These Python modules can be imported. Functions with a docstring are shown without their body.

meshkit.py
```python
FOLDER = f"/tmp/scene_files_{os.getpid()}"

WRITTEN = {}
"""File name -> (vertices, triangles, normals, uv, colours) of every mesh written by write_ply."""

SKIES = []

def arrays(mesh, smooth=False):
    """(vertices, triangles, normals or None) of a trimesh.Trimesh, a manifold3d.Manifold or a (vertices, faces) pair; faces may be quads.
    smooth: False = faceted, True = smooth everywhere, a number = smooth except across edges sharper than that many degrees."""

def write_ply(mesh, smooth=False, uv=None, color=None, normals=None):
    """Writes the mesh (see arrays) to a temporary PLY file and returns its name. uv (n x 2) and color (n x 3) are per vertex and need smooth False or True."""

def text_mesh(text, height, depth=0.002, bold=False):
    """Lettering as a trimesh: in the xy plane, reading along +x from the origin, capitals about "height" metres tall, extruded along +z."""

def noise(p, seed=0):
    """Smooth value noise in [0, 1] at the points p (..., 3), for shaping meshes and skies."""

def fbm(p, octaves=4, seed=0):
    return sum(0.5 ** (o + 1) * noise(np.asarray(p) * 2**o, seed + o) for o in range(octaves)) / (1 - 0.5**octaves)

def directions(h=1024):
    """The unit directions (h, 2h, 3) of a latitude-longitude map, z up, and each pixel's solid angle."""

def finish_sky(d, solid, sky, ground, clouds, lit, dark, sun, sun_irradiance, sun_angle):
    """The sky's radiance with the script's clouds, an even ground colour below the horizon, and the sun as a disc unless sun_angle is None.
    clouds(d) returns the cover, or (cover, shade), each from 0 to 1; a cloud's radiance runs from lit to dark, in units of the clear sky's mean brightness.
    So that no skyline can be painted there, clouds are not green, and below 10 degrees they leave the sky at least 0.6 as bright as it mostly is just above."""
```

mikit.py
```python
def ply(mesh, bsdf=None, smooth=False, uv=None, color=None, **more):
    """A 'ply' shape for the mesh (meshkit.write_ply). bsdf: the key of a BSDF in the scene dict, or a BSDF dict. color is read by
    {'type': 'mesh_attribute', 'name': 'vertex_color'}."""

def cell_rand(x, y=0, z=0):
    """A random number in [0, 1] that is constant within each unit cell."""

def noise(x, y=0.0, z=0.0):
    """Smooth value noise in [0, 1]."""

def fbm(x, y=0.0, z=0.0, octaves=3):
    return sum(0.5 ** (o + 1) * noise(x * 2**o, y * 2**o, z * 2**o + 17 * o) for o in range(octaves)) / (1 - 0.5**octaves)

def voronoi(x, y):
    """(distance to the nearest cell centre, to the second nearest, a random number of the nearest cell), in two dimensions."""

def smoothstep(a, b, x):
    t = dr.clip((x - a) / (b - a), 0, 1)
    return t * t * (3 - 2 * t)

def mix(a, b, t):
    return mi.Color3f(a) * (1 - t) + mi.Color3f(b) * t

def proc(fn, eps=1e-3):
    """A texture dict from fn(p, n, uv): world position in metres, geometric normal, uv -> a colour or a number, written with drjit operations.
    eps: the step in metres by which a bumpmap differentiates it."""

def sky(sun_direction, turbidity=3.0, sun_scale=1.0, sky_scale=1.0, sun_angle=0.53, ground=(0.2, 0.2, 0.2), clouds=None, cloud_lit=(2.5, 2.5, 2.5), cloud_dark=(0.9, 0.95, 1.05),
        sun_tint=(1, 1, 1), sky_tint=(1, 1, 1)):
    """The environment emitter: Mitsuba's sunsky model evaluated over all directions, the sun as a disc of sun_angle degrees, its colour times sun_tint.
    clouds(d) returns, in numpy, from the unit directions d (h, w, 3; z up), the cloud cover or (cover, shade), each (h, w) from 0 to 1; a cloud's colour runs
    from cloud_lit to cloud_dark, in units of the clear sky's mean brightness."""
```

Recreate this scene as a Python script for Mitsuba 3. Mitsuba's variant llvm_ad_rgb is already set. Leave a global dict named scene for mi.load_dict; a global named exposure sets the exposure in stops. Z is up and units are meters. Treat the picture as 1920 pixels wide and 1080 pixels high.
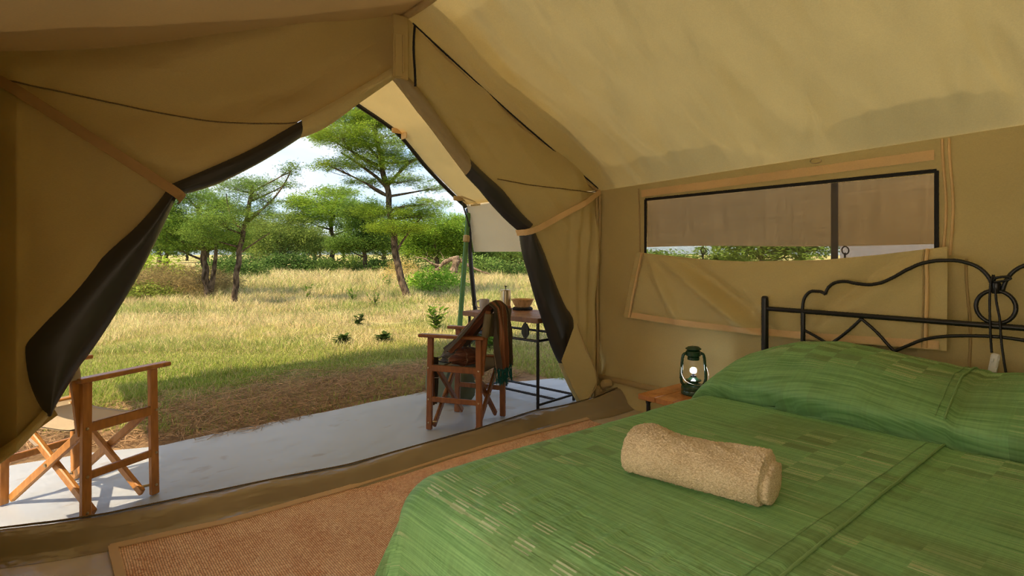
import math, random
import numpy as np, trimesh, shapely
from shapely.geometry import Polygon
import drjit as dr
import mitsuba as mi
import mikit, meshkit
from mikit import proc, noise, fbm, voronoi, cell_rand, smoothstep, mix

T4 = mi.ScalarTransform4f
RNG = np.random.default_rng(7)
scene, labels = {}, {}
PI = math.pi

# ------------------------------------------------------------------ camera, sky, exposure
CAM = np.array([-3.676, -3.32, 1.25])
FWD = np.array([0.635, 0.7727, 0.0])          # level camera, shifted lens
RGT = np.array([0.7727, -0.635, 0.0])
scene['camera'] = {
    'type': 'perspective', 'fov': 2 * math.degrees(math.atan(960 / 1060.0)), 'fov_axis': 'x',
    'principal_point_offset_y': 65.0 / 1080.0, 'near_clip': 0.02, 'far_clip': 3000.0,
    'to_world': T4().look_at(origin=CAM.tolist(), target=(CAM + FWD).tolist(), up=[0, 0, 1]),
}
SUN = (-0.88, -0.12, 1.0)


def cloud_cover(d):
    z = np.maximum(d[..., 2], 0.03)
    q = np.stack([d[..., 0] / (z + 0.25) * 1.3, d[..., 1] / (z + 0.25) * 2.2, z * 3], -1)
    c = meshkit.fbm(q, 5, 11)
    return np.clip((c - 0.34) * 2.4, 0, 0.9), np.clip((c - 0.6) * 0.8, 0, 0.4)


scene['sky'] = mikit.sky(SUN, turbidity=3.2, sun_scale=0.58, sky_scale=1.0, sun_angle=0.6, ground=(0.16, 0.14, 0.07),
                         clouds=cloud_cover, cloud_lit=(2.1, 2.13, 2.2), cloud_dark=(1.5, 1.57, 1.7), sun_tint=(1.0, 0.94, 0.82))
exposure = 2.85


# ------------------------------------------------------------------ helpers
def lin(r, g, b):
    return [((c / 255.0 + 0.055) / 1.055) ** 2.4 if c > 10 else c / 255.0 / 12.92 for c in (r, g, b)]


def num(name):
    if name not in USED:
        USED[name] = 0
        return name
    USED[name] += 1
    return f'{name}_{USED[name]:03d}'


USED = {}


def tag(key, label=None, cat=None, group=None, kind=None):
    d = labels.setdefault(key, {})
    if label: d['label'] = label
    if cat: d['category'] = cat
    if group: d['group'] = group
    if kind: d['kind'] = kind
    return key


def add(key, mesh, bsdf, smooth=30, **k):
    """one entry; key is numbered when taken"""
    key = num(key)
    if isinstance(mesh, list):
        mesh = join(mesh)
    scene[key] = mikit.ply(mesh, bsdf, smooth, **k)
    return key


def thing(name, label, cat, group=None):
    return tag(num(name), label, cat, group)


def join(ms):
    vs, fs, o = [], [], 0
    for m in ms:
        v, f = (np.asarray(m[0], float), np.asarray(m[1], int)) if isinstance(m, (tuple, list)) else (np.asarray(m.vertices), np.asarray(m.faces))
        if f.shape[1] == 4:
            f = np.vstack([f[:, [0, 1, 2]], f[:, [0, 2, 3]]])
        vs.append(v); fs.append(f + o); o += len(v)
    return np.vstack(vs), np.vstack(fs)


def xf(m, R=None, t=(0, 0, 0)):
    v, f = join(m if isinstance(m, list) else [m])
    if R is not None: v = v @ np.asarray(R).T
    return v + np.asarray(t, float), f


def rotz(a):
    c, s = math.cos(a), math.sin(a)
    return np.array([[c, -s, 0], [s, c, 0], [0, 0, 1.0]])


def grid(nu, nv, fn, closed_u=False):
    u, v = np.meshgrid(np.linspace(0, 1, nu), np.linspace(0, 1, nv), indexing='ij')
    P = np.asarray(fn(u, v), float)
    if P.shape[0] == 3 and P.ndim == 3 and P.shape[-1] != 3: P = np.moveaxis(P, 0, -1)
    i, j = np.meshgrid(np.arange(nu - 1), np.arange(nv - 1), indexing='ij')
    q = np.stack([i * nv + j, (i + 1) * nv + j, (i + 1) * nv + j + 1, i * nv + j + 1], -1).reshape(-1, 4)
    return P.reshape(-1, 3), np.vstack([q[:, [0, 1, 2]], q[:, [0, 2, 3]]])


def smoothpath(pts, n=40, closed=False):
    from scipy.interpolate import CubicSpline, PchipInterpolator
    p = np.asarray(pts, float)
    if closed: p = np.vstack([p, p[:1]])
    d = np.r_[0, np.cumsum(np.linalg.norm(np.diff(p, axis=0), axis=1))]
    s = np.linspace(0, d[-1], n)
    if closed: return CubicSpline(d, p, bc_type='periodic')(s)
    return PchipInterpolator(d, p)(s)


def polypath(pts, n):
    p = np.asarray(pts, float)
    d = np.r_[0, np.cumsum(np.linalg.norm(np.diff(p, axis=0), axis=1))]
    s = np.linspace(0, d[-1], n)
    return np.stack([np.interp(s, d, p[:, k]) for k in range(p.shape[1])], -1)


def frames(p, closed=False):
    t = np.gradient(p, axis=0)
    if closed:
        t[0] = t[-1] = p[1] - p[-2]
    t /= np.linalg.norm(t, axis=1, keepdims=True) + 1e-12
    a = np.cross(t[0], [0, 0, 1.0] if abs(t[0][2]) < 0.9 else [1.0, 0, 0])
    A = []
    for k in range(len(p)):
        a = a - t[k] * (a @ t[k]); a /= np.linalg.norm(a) + 1e-12
        A.append(a)
    A = np.array(A)
    return t, A, np.cross(t, A)


def tube(pts, r, n=8, caps=True):
    p = np.asarray(pts, float)
    t, A, B = frames(p)
    r = np.broadcast_to(r, (len(p),))
    ang = np.arange(n) * 2 * PI / n
    v = (p[:, None] + r[:, None, None] * (np.cos(ang)[None, :, None] * A[:, None] + np.sin(ang)[None, :, None] * B[:, None])).reshape(-1, 3)
    i, j = np.meshgrid(np.arange(len(p) - 1), np.arange(n), indexing='ij')
    q = np.stack([i * n + j, i * n + (j + 1) % n, (i + 1) * n + (j + 1) % n, (i + 1) * n + j], -1).reshape(-1, 4)
    f = np.vstack([q[:, [0, 1, 2]], q[:, [0, 2, 3]]])
    if caps:
        e = len(v); v = np.vstack([v, p[:1], p[-1:]])
        k = np.arange(n)
        f = np.vstack([f, np.stack([(k + 1) % n, k, np.full(n, e)], 1), np.stack([(len(p) - 1) * n + k, (len(p) - 1) * n + (k + 1) % n, np.full(n, e + 1)], 1)])
    return v, f


def ring(center, R, r, normal=(1, 0, 0), n=28, m=8, sx=1.0, sy=1.0):
    nrm = np.asarray(normal, float); nrm /= np.linalg.norm(nrm)
    a = np.cross(nrm, [0, 0, 1.0] if abs(nrm[2]) < 0.9 else [1, 0, 0]); a /= np.linalg.norm(a)
    b = np.cross(nrm, a)
    th = np.linspace(0, 2 * PI, n + 1)
    p = np.asarray(center) + R * (sx * np.cos(th)[:, None] * a + sy * np.sin(th)[:, None] * b)
    return tube(p, r, m, caps=False)


def rbox(sx, sy, sz, c=0.004, t=(0, 0, 0), R=None):
    """chamfered box centred at the origin"""
    c = min(c, 0.45 * min(sx, sy, sz))
    h = np.array([sx, sy, sz]) / 2
    pts = []
    for s in np.ndindex(2, 2, 2):
        s = np.array(s) * 2 - 1
        for k in range(3):
            q = h - c; q[k] = h[k]
            pts.append(s * q)
    m = trimesh.convex.convex_hull(np.array(pts))
    return xf(m, R, t)


def beam(p0, p1, w, h, side=None, c=0.004, ext=0.0):
    """chamfered bar from p0 to p1, h across, w along the direction 'side'"""
    p0, p1 = np.asarray(p0, float), np.asarray(p1, float)
    d = p1 - p0; L = np.linalg.norm(d); d /= L
    s = np.array(side if side is not None else ([0, 0, 1.0] if abs(d[2]) < 0.9 else [1.0, 0, 0]), float)
    s -= d * (s @ d); s /= np.linalg.norm(s)
    k = np.cross(d, s)
    return rbox(L + 2 * ext, w, h, c, (p0 + p1) / 2, np.stack([d, s, k], 1))


def lathe(prof, n=28, t=(0, 0, 0)):
    prof = np.asarray(prof, float)
    th = np.arange(n) * 2 * PI / n
    v = np.stack([prof[:, None, 0] * np.cos(th), prof[:, None, 0] * np.sin(th), np.repeat(prof[:, 1:2], n, 1)], -1).reshape(-1, 3)
    i, j = np.meshgrid(np.arange(len(prof) - 1), np.arange(n), indexing='ij')
    q = np.stack([i * n + j, i * n + (j + 1) % n, (i + 1) * n + (j + 1) % n, (i + 1) * n + j], -1).reshape(-1, 4)
    return v + np.asarray(t, float), np.vstack([q[:, [0, 1, 2]], q[:, [0, 2, 3]]])


def plate(poly, size, place):
    """a refined triangulated polygon (2-D) lifted to 3-D by place(a, b) -> points"""
    v, f = trimesh.creation.triangulate_polygon(Polygon(poly).buffer(0), engine='earcut')
    v3, f3 = trimesh.remesh.subdivide_to_size(np.c_[v, np.zeros(len(v))], f, size, max_iter=12)
    m = trimesh.Trimesh(v3, f3, process=True); m.merge_vertices()
    return place(m.vertices[:, 0], m.vertices[:, 1]), np.array(m.faces)


def N2(a, b, sc=1.0, ang=0.0, st=1.0, seed=0, oct=3):
    """smooth noise about 0 in a plane, stretched by st along direction ang"""
    c, s = math.cos(ang), math.sin(ang)
    p = np.stack([(a * c + b * s) * sc / st, (-a * s + b * c) * sc, np.zeros_like(a) + 0.37], -1)
    return meshkit.fbm(p, oct, seed) - 0.5


def ridged(a, b, sc, ang, st, seed):
    n = N2(a, b, sc, ang, st, seed, 2)
    return np.exp(-(n * 8) ** 2)


def ribbon(path, side, w, th=0.003):
    """flat strap with thickness: path (n,3), side (3,) or (n,3) = width direction"""
    p = np.asarray(path, float); t = np.gradient(p, axis=0); t /= np.linalg.norm(t, axis=1, keepdims=True)
    s = np.broadcast_to(np.asarray(side, float), p.shape); s = s - t * (s * t).sum(1, keepdims=True); s = s / np.linalg.norm(s, axis=1, keepdims=True)
    k = np.cross(t, s)
    w = np.broadcast_to(w, (len(p),))[:, None]
    c = [p + s * w / 2 + k * th / 2, p - s * w / 2 + k * th / 2, p - s * w / 2 - k * th / 2, p + s * w / 2 - k * th / 2]
    v = np.stack(c, 1).reshape(-1, 3); n = len(p); f = []
    for i in range(n - 1):
        for j in range(4):
            a, b = i * 4 + j, i * 4 + (j + 1) % 4
            f += [[a, b, b + 4], [a, b + 4, a + 4]]
    e = (n - 1) * 4
    f += [[0, 2, 1], [0, 3, 2], [e, e + 1, e + 2], [e, e + 2, e + 3]]
    return v, np.array(f)


# ------------------------------------------------------------------ materials
def mat(name, d):
    scene[name] = d
    return name


def rgb(*c):
    return {'type': 'rgb', 'value': list(map(float, c))}


def solid(name, color, rough=0.6, spec=0.4, metal=0.0, bump=None, scale=1.0, **k):
    b = {'type': 'principled', 'base_color': color if isinstance(color, dict) else rgb(*color), 'roughness': rough, 'specular': spec, 'metallic': metal, **k}
    if bump is not None:
        b = {'type': 'bumpmap', 'arbitrary': bump, 'scale': scale, 'bsdf': b}
    return mat(name, {'type': 'twosided', 'bsdf': b})


def canvas_color(base, amp=0.10):
    def fn(p, n, uv):
        a = fbm(p.x * 1.7 + p.y * 0.6, p.y * 1.3, p.z * 1.9, 4)
        thr = noise(p.x * 260, p.y * 260, p.z * 260)
        k = 1.0 + amp * (a - 0.5) * 2.0 + 0.10 * (thr - 0.5)
        return mi.Color3f(*base) * k
    return proc(fn)


def canvas(name, base, trans=0.0, amp=0.12, rough=0.85):
    if trans > 0:
        return mat(name, {'type': 'principledthin', 'base_color': canvas_color(base, amp), 'roughness': rough, 'diff_trans': float(trans), 'eta': 1.3})
    return mat(name, {'type': 'twosided', 'bsdf': {'type': 'principled', 'base_color': canvas_color(base, amp), 'roughness': rough, 'specular': 0.15, 'sheen': 0.15}})


TAN = (0.56, 0.455, 0.21)
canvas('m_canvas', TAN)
canvas('m_canvas_left_shade', (0.47, 0.35, 0.145))  # same canvas, darkened: shade on the left side put into the colour
canvas('m_light_panel', (0.97, 0.93, 0.84), trans=1.95, amp=0.02)  # near white, passes most daylight; for the added fill panel only
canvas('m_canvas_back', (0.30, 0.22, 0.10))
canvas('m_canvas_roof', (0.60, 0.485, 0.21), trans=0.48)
canvas('m_roof_left_shade', (0.42, 0.30, 0.14), trans=0.12)  # roof canvas again, dimmed in colour for the shaded left slope
canvas('m_fly', (0.68, 0.50, 0.20), trans=0.70)
canvas('m_valance', (0.66, 0.56, 0.37), trans=0.6)
canvas('m_hem', (0.44, 0.32, 0.15))
canvas('m_trim', (0.72, 0.49, 0.24), amp=0.3)
canvas('m_strap', (0.34, 0.20, 0.08))
canvas('m_hem_dark', (0.16, 0.11, 0.05))
canvas('m_canvas_olive', (0.34, 0.27, 0.15))
solid('m_charcoal', (0.030, 0.029, 0.028), 0.42, 0.5)
solid('m_black_tape', (0.012, 0.012, 0.013), 0.7, 0.3)
solid('m_black_steel', (0.010, 0.010, 0.011), 0.32, 0.5)
solid('m_steel', (0.62, 0.60, 0.56), 0.28, 0.5, 1.0)
solid('m_brass', (0.55, 0.45, 0.28), 0.35, 0.5, 1.0)
solid('m_white_plastic', (0.72, 0.71, 0.68), 0.35)
solid('m_cable', (0.012, 0.012, 0.012), 0.45)


def wood(name, c0, c1, rough=0.38, sc=1.0):
    def col(p, n, uv):
        g = fbm(p.x * 9 * sc + p.z * 3, p.y * 9 * sc, p.z * 4 * sc, 3)
        s = fbm((p.x + p.y) * 60 * sc, (p.y - p.x) * 60 * sc, p.z * 14 * sc, 2)
        return mix(c0, c1, dr.clip(0.15 + 0.55 * g + 0.45 * (s - 0.35), 0, 1))
    return solid(name, proc(col), rough, 0.45)


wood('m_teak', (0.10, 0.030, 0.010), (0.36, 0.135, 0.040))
wood('m_teak_lit', (0.26, 0.095, 0.022), (0.62, 0.29, 0.072))  # brighter copy of the teak, sunlight put into its colour
wood('m_table', (0.12, 0.05, 0.022), (0.30, 0.15, 0.075), 0.45)
wood('m_night', (0.36, 0.12, 0.03), (0.62, 0.28, 0.08), 0.4)


# bedspread: uv = cloth coordinates in metres (u along the bed, v across it)
def spread(p, n, uv):
    u, v = uv.x, uv.y
    th = noise(u * 420, v * 9.0) * 0.6 + noise(u * 160, v * 4.0) * 0.4        # weft lines run across the bed
    warp = noise(u * 8, v * 160)
    cu, cv = dr.floor(u / 0.060), dr.floor(v / 0.115)
    par = cu + cv - 2 * dr.floor((cu + cv) * 0.5)
    big = fbm(u * 1.9 + 3, v * 1.7, 0, 3)
    on = smoothstep(0.36, 0.56, big + 0.12 * (cell_rand(cu, cv, 5) - 0.5))
    col = mix((0.105, 0.275, 0.085), (0.275, 0.510, 0.215), th)
    col = mix(col, mi.Color3f(0.130, 0.180, 0.060), 0.38 * smoothstep(0.5, 0.8, noise(u * 6.2, v * 2.2, 4)))
    blk = par * on * smoothstep(0.25, 0.6, cell_rand(cu, cv, 9))
    stripe = smoothstep(0.42, 0.70, noise(u * 300, v * 2.0, 7))
    col = mix(col, mi.Color3f(0.46, 0.53, 0.30), blk * stripe * 0.62)
    dk = (1 - par) * on * smoothstep(0.3, 0.7, cell_rand(cu, cv, 3))
    col = mix(col, mi.Color3f(0.110, 0.150, 0.050), dk * 0.42)
    fine = smoothstep(0.80, 0.93, noise(u * 150, v * 1.6, 2))
    col = mix(col, mi.Color3f(0.50, 0.55, 0.36), fine * 0.45 * smoothstep(0.35, 0.6, noise(u * 9, v * 6, 8)))
    # a band of striped squares over the foot of the bed
    q = (v + 1.885) / 0.150
    inb = smoothstep(0.0, 0.04, dr.abs(q - dr.floor(q + 0.5)) * -1 + 0.25)
    w = dr.abs(u + 2.665)
    lines = smoothstep(0.55, 0.75, dr.sin(u * 2 * PI / 0.0135) * 0.5 + 0.5) * smoothstep(0.018, 0.022, w) * smoothstep(0.062, 0.056, w)
    col = mix(col, mi.Color3f(0.62, 0.66, 0.50), inb * lines * 0.5)
    return col * (0.95 + 0.10 * warp)


def spread_b(p, n, uv):
    return noise(uv.x * 230, uv.y * 14) * 0.6 + fbm(uv.x * 38, uv.y * 22, 0, 2) * 1.6


solid('m_spread', proc(spread), 0.62, 0.35, bump=proc(spread_b), scale=0.0040, sheen=0.5)


def sisal(p, n, uv):
    row = p.x * 112.0 + 0.25 * noise(p.y * 60, p.x * 8)
    fr = row - dr.floor(row)
    knot = noise(p.y * 150, dr.floor(row) * 3.1)
    fib = fbm(p.x * 9, p.y * 7, 0, 3)
    c = mix((0.58, 0.245, 0.115), (0.98, 0.72, 0.49), dr.clip(0.15 + 0.75 * knot + 0.5 * (fib - 0.5), 0, 1))
    gap = smoothstep(0.0, 0.30, fr) * smoothstep(1.0, 0.70, fr)
    return c * (0.45 + 0.55 * gap)


def sisal_b(p, n, uv):
    row = p.x * 112.0
    return dr.sin(row * 2 * PI) * 0.5 + noise(p.y * 150, dr.floor(row) * 3.1)


solid('m_sisal', proc(sisal), 0.9, 0.1, bump=proc(sisal_b), scale=0.0016)


def terry(p, n, uv):
    a = noise(p.x * 330, p.y * 330, p.z * 330)
    b = fbm(p.x * 12, p.y * 12, p.z * 12, 3)
    return mix((0.36, 0.275, 0.155), (0.78, 0.68, 0.49), dr.clip(a * 0.8 + (b - 0.4) * 0.6, 0, 1))


solid('m_terry', proc(terry), 0.95, 0.1, sheen=0.5)


def vinyl(base, dirt, sc):
    def fn(p, n, uv):
        a = fbm(p.x * sc, p.y * sc * 1.4, p.z * sc, 4)
        return mix(base, dirt, smoothstep(0.42, 0.72, a) * 0.6)
    return proc(fn)


def vinyl_b(p, n, uv):
    return fbm(p.x * 16 + 2 * noise(p.y * 5), p.y * 22, p.z * 22, 3)


solid('m_sill', vinyl((0.30, 0.24, 0.15), (0.21, 0.165, 0.10), 3.0), 0.24, 0.55, bump=proc(vinyl_b), scale=0.010)
solid('m_floor', vinyl((0.56, 0.51, 0.43), (0.42, 0.35, 0.25), 2.2), 0.28, 0.5, bump=proc(vinyl_b), scale=0.006)


def sheet_c(p, n, uv):
    a = fbm(p.x * 1.5, p.y * 1.5, 0, 4)
    st = smoothstep(0.70, 0.80, fbm(p.x * 5 + 4, p.y * 9, 0, 4))
    return mix(mix((0.345, 0.385, 0.435), (0.43, 0.47, 0.515), a), mi.Color3f(0.27, 0.22, 0.17), st * 0.4)


def sheet_b(p, n, uv):
    return fbm(p.x * 7, p.y * 13, 0, 3)


solid('m_sheet', proc(sheet_c), 0.42, 0.4, bump=proc(sheet_b), scale=0.010)


def ground_c(p, n, uv):
    d = dr.sqrt(dr.square(p.x + 3.7) + dr.square(p.y + 3.3)) + 1.6 * (fbm(p.x * 0.5, p.y * 0.5, 0, 3) - 0.5)
    f1 = fbm(p.x * 2.5, p.y * 2.5, 0, 4)
    f2 = fbm(p.x * 24, p.y * 24, 0, 3)
    green = mix((0.090, 0.120, 0.030), (0.25, 0.27, 0.085), f2)
    dry = mix((0.22, 0.17, 0.065), (0.46, 0.37, 0.17), f2)
    mulch = mix((0.13, 0.082, 0.045), (0.33, 0.23, 0.135), f2)
    c = mix(green, dry, smoothstep(7.0, 9.5, d) * (0.65 + 0.35 * smoothstep(0.35, 0.6, f1)))
    m = smoothstep(2.7, 2.1, p.y + 0.9 * (fbm(p.x * 1.8, p.y * 1.8, 5, 3) - 0.5))
    far = smoothstep(0.45, 0.62, fbm(p.x * 0.06, p.y * 0.06, 3, 3)) * smoothstep(14, 26, d) * 0.5
    return mix(mix(c, green * 1.2, far), mulch, m)


solid('m_ground', proc(ground_c), 0.95, 0.1)


def bark(name, c0, c1):
    def fn(p, n, uv):
        a = fbm(p.x * 22, p.y * 22, p.z * 7, 3)
        return mix(c0, c1, dr.clip((a - 0.3) * 2.2, 0, 1))
    return solid(name, proc(fn), 0.95, 0.1, bump=proc(lambda p, n, uv: fbm(p.x * 30, p.y * 30, p.z * 9, 2)), scale=0.02)


bark('m_bark', (0.040, 0.028, 0.018), (0.20, 0.145, 0.095))
bark('m_dead', (0.10, 0.07, 0.045), (0.36, 0.27, 0.18))
VC = {'type': 'mesh_attribute', 'name': 'vertex_color'}
mat('m_leaf', {'type': 'principledthin', 'base_color': VC, 'roughness': 0.55, 'diff_trans': 0.75, 'eta': 1.4})
mat('m_blade', {'type': 'principledthin', 'base_color': VC, 'roughness': 0.7, 'diff_trans': 0.6, 'eta': 1.3})

# ------------------------------------------------------------------ the ground outside and the far land
def ground_z(x, y):
    r = np.hypot(x + 1.9, y)
    a = np.clip((r - 6.0) / 8.0, 0, 1)
    m = 0.42 * np.exp(-(((x + 0.9) / 1.7) ** 2 + ((y - 17.2) / 1.6) ** 2))          # the brushy mound
    return a * (0.16 * (meshkit.fbm(np.stack([x * 0.16, y * 0.16, x * 0], -1), 3, 5) - 0.5)) + m - 0.012


def ground_mesh():
    xs = np.r_[-60, -35, np.arange(-20, 30, 0.7), np.arange(30, 90, 4), 120, 200, 400]
    ys = np.r_[-30, -15, np.arange(-6, 45, 0.7), np.arange(45, 120, 5), 160, 260, 500]
    X, Y = np.meshgrid(xs, ys, indexing='ij')
    v = np.stack([X, Y, ground_z(X, Y)], -1)
    n = len(ys); i, j = np.meshgrid(np.arange(len(xs) - 1), np.arange(n - 1), indexing='ij')
    q = np.stack([i * n + j, (i + 1) * n + j, (i + 1) * n + j + 1, i * n + j + 1], -1).reshape(-1, 4)
    return v.reshape(-1, 3), q


tag(add('ground', ground_mesh(), 'm_ground', True), 'grassy savanna ground around the tent', kind='structure')


def hill_mesh():
    def fn(u, v):
        a = math.radians(10) + u * math.radians(110)
        r = 720 + 260 * v
        h = (9 + 12 * meshkit.fbm(np.stack([u * 9, u * 0, u * 0 + 2], -1), 3, 3)) * np.sin(PI * np.clip(v, 0, 1)) ** 0.8
        return np.stack([r * np.cos(a), r * np.sin(a), h - 2], -1)
    return grid(160, 9, fn)


solid('m_hill', (0.20, 0.25, 0.27), 0.95, 0.0)  # distance haze is painted in as flat blue grey
tag(add('hills', hill_mesh(), 'm_hill', True), 'low hazy blue hills on the far horizon', kind='structure')


# ------------------------------------------------------------------ the tent: setting
RIDGE = (-1.888, 2.803)
XL, YB = -3.85, -4.45


def eave_r(y):
    return 1.785 + 0.032 * np.abs(np.minimum(y, 0))


def wall_x(y, z):
    """how far the right wall's cloth stands in from x = 0"""
    f = 0.090 * N2(y, z, 2.2, 0.9, 2.5, 3) + 0.030 * ridged(y, z, 2.6, -0.9, 3.0, 8) * np.clip(1.3 - z, 0, 1)
    f += 0.030 * N2(y, z, 5.0, 1.2, 2.0, 21) * np.clip((0.75 - z) * 3, 0, 1)
    return -0.012 + f * np.clip((1.8 - z) * 6, 0, 1) * np.clip(z * 8, 0.2, 1)


def wall_patch(y0, y1, z0, z1, step=0.025):
    def fn(u, v):
        y = y0 + (y1 - y0) * u
        top = eave_r(y) if z1 is None else z1
        z = z0 + (top - z0) * v
        return np.stack([wall_x(y, z), y, z], -1)
    return grid(max(3, int(abs(y1 - y0) / step)), max(3, int(((z1 or 1.85) - z0) / step)), fn)


WY0, WY1, WZ0, WZ1 = -0.535, -2.43, 1.17, 1.675          # window opening: y from, to, z from, to
MUD = 0.19
tag(add('wall_right', [wall_patch(0, WY0, MUD, None), wall_patch(WY0, WY1, MUD, WZ0), wall_patch(WY0, WY1, WZ1, None), wall_patch(WY1, YB, MUD, None)], 'm_canvas', True),
    'tan canvas side wall with the long window behind the bed', kind='structure')


def skirt(u, v):
    y = YB * u
    z = MUD + 0.02 - (MUD + 0.02) * v
    x = -0.03 - 0.05 * v + 0.05 * N2(y, z, 3.5, 0.8, 2.5, 33) + 0.02 * ridged(y, z, 3, 0.9, 2.0, 4)
    return np.stack([x, y, z], -1)


add('wall_right__mud_flap', grid(170, 12, skirt), 'm_canvas', True)


def seamfold(u, v):
    y = YB * u; a = v * PI
    return np.stack([-0.028 - (0.018 + 0.012 * N2(y, y * 0, 14, 0, 1, 2)) * np.sin(a), y, MUD + 0.004 + 0.024 * np.cos(a) + 0.012 * N2(y, y * 0, 3, 0, 1, 5)], -1)


add('wall_right__hem', grid(200, 7, seamfold), 'm_hem', True)
for yy, zz0, zz1 in ((-0.466, 1.26, 1.77), (-2.462, 1.24, 1.855), (-0.012, 0.12, 1.77), (-2.492, 1.24, 1.855), (-2.56, 0.3, 1.22)):
    z = np.linspace(zz0, zz1, 24)
    y = yy + 0.008 * np.sin(z * 9 + yy)
    add('wall_right__seam', tube(np.stack([wall_x(y, z) - 0.006, y, z], -1), 0.0065, 6), 'm_trim' if yy < -2.4 and yy > -2.5 else 'm_hem', True)


def roof_right(u, v):
    y = 0.0 + (YB - 0.0) * u
    x = RIDGE[0] * (1 - v)
    z = RIDGE[1] + (eave_r(y) - RIDGE[1]) * v - 0.030 * np.sin(PI * v)
    w = 0.080 * N2(y, x, 1.3, 1.2, 2.5, 4) + 0.150 * N2(y, x, 3.2, 1.45, 4.0, 9) + 0.075 * N2(y, x, 7.0, 1.5, 5.0, 17)
    w -= 0.050 * ridged(y, x, 1.8, 1.45, 4.5, 12) + 0.034 * ridged(y, x, 3.8, 1.55, 4.0, 27) * np.clip(v * 1.5, 0, 1)
    w -= 0.013 * ridged(y, x, 6.5, 1.35, 6.0, 35) + 0.011 * ridged(y, x, 6.0, 1.75, 6.0, 38)
    w += 0.060 * N2(y, x, 4.6, 1.35, 3.0, 31) * np.clip((v - 0.55) * 2.4, 0, 1) * np.clip(-y * 1.5 - 0.4, 0, 1)
    m = np.clip(np.minimum(v, 1 - v) * 9, 0, 1) * np.clip(-y * 5, 0.1, 1)
    return np.stack([x - 0.35 * w * m, y, z - w * m], -1)


def roof_left(u, v):
    y = (YB) * u
    x = RIDGE[0] + (XL - RIDGE[0]) * v
    z = RIDGE[1] + (2.11 - RIDGE[1]) * v - 0.035 * np.sin(PI * v)
    w = 0.05 * N2(y, x, 1.2, 0.3, 2.0, 14)
    m = np.clip(np.minimum(v, 1 - v) * 9, 0, 1) * np.clip(-y * 5, 0.1, 1)
    return np.stack([x, y, z - w * m], -1)


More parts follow.
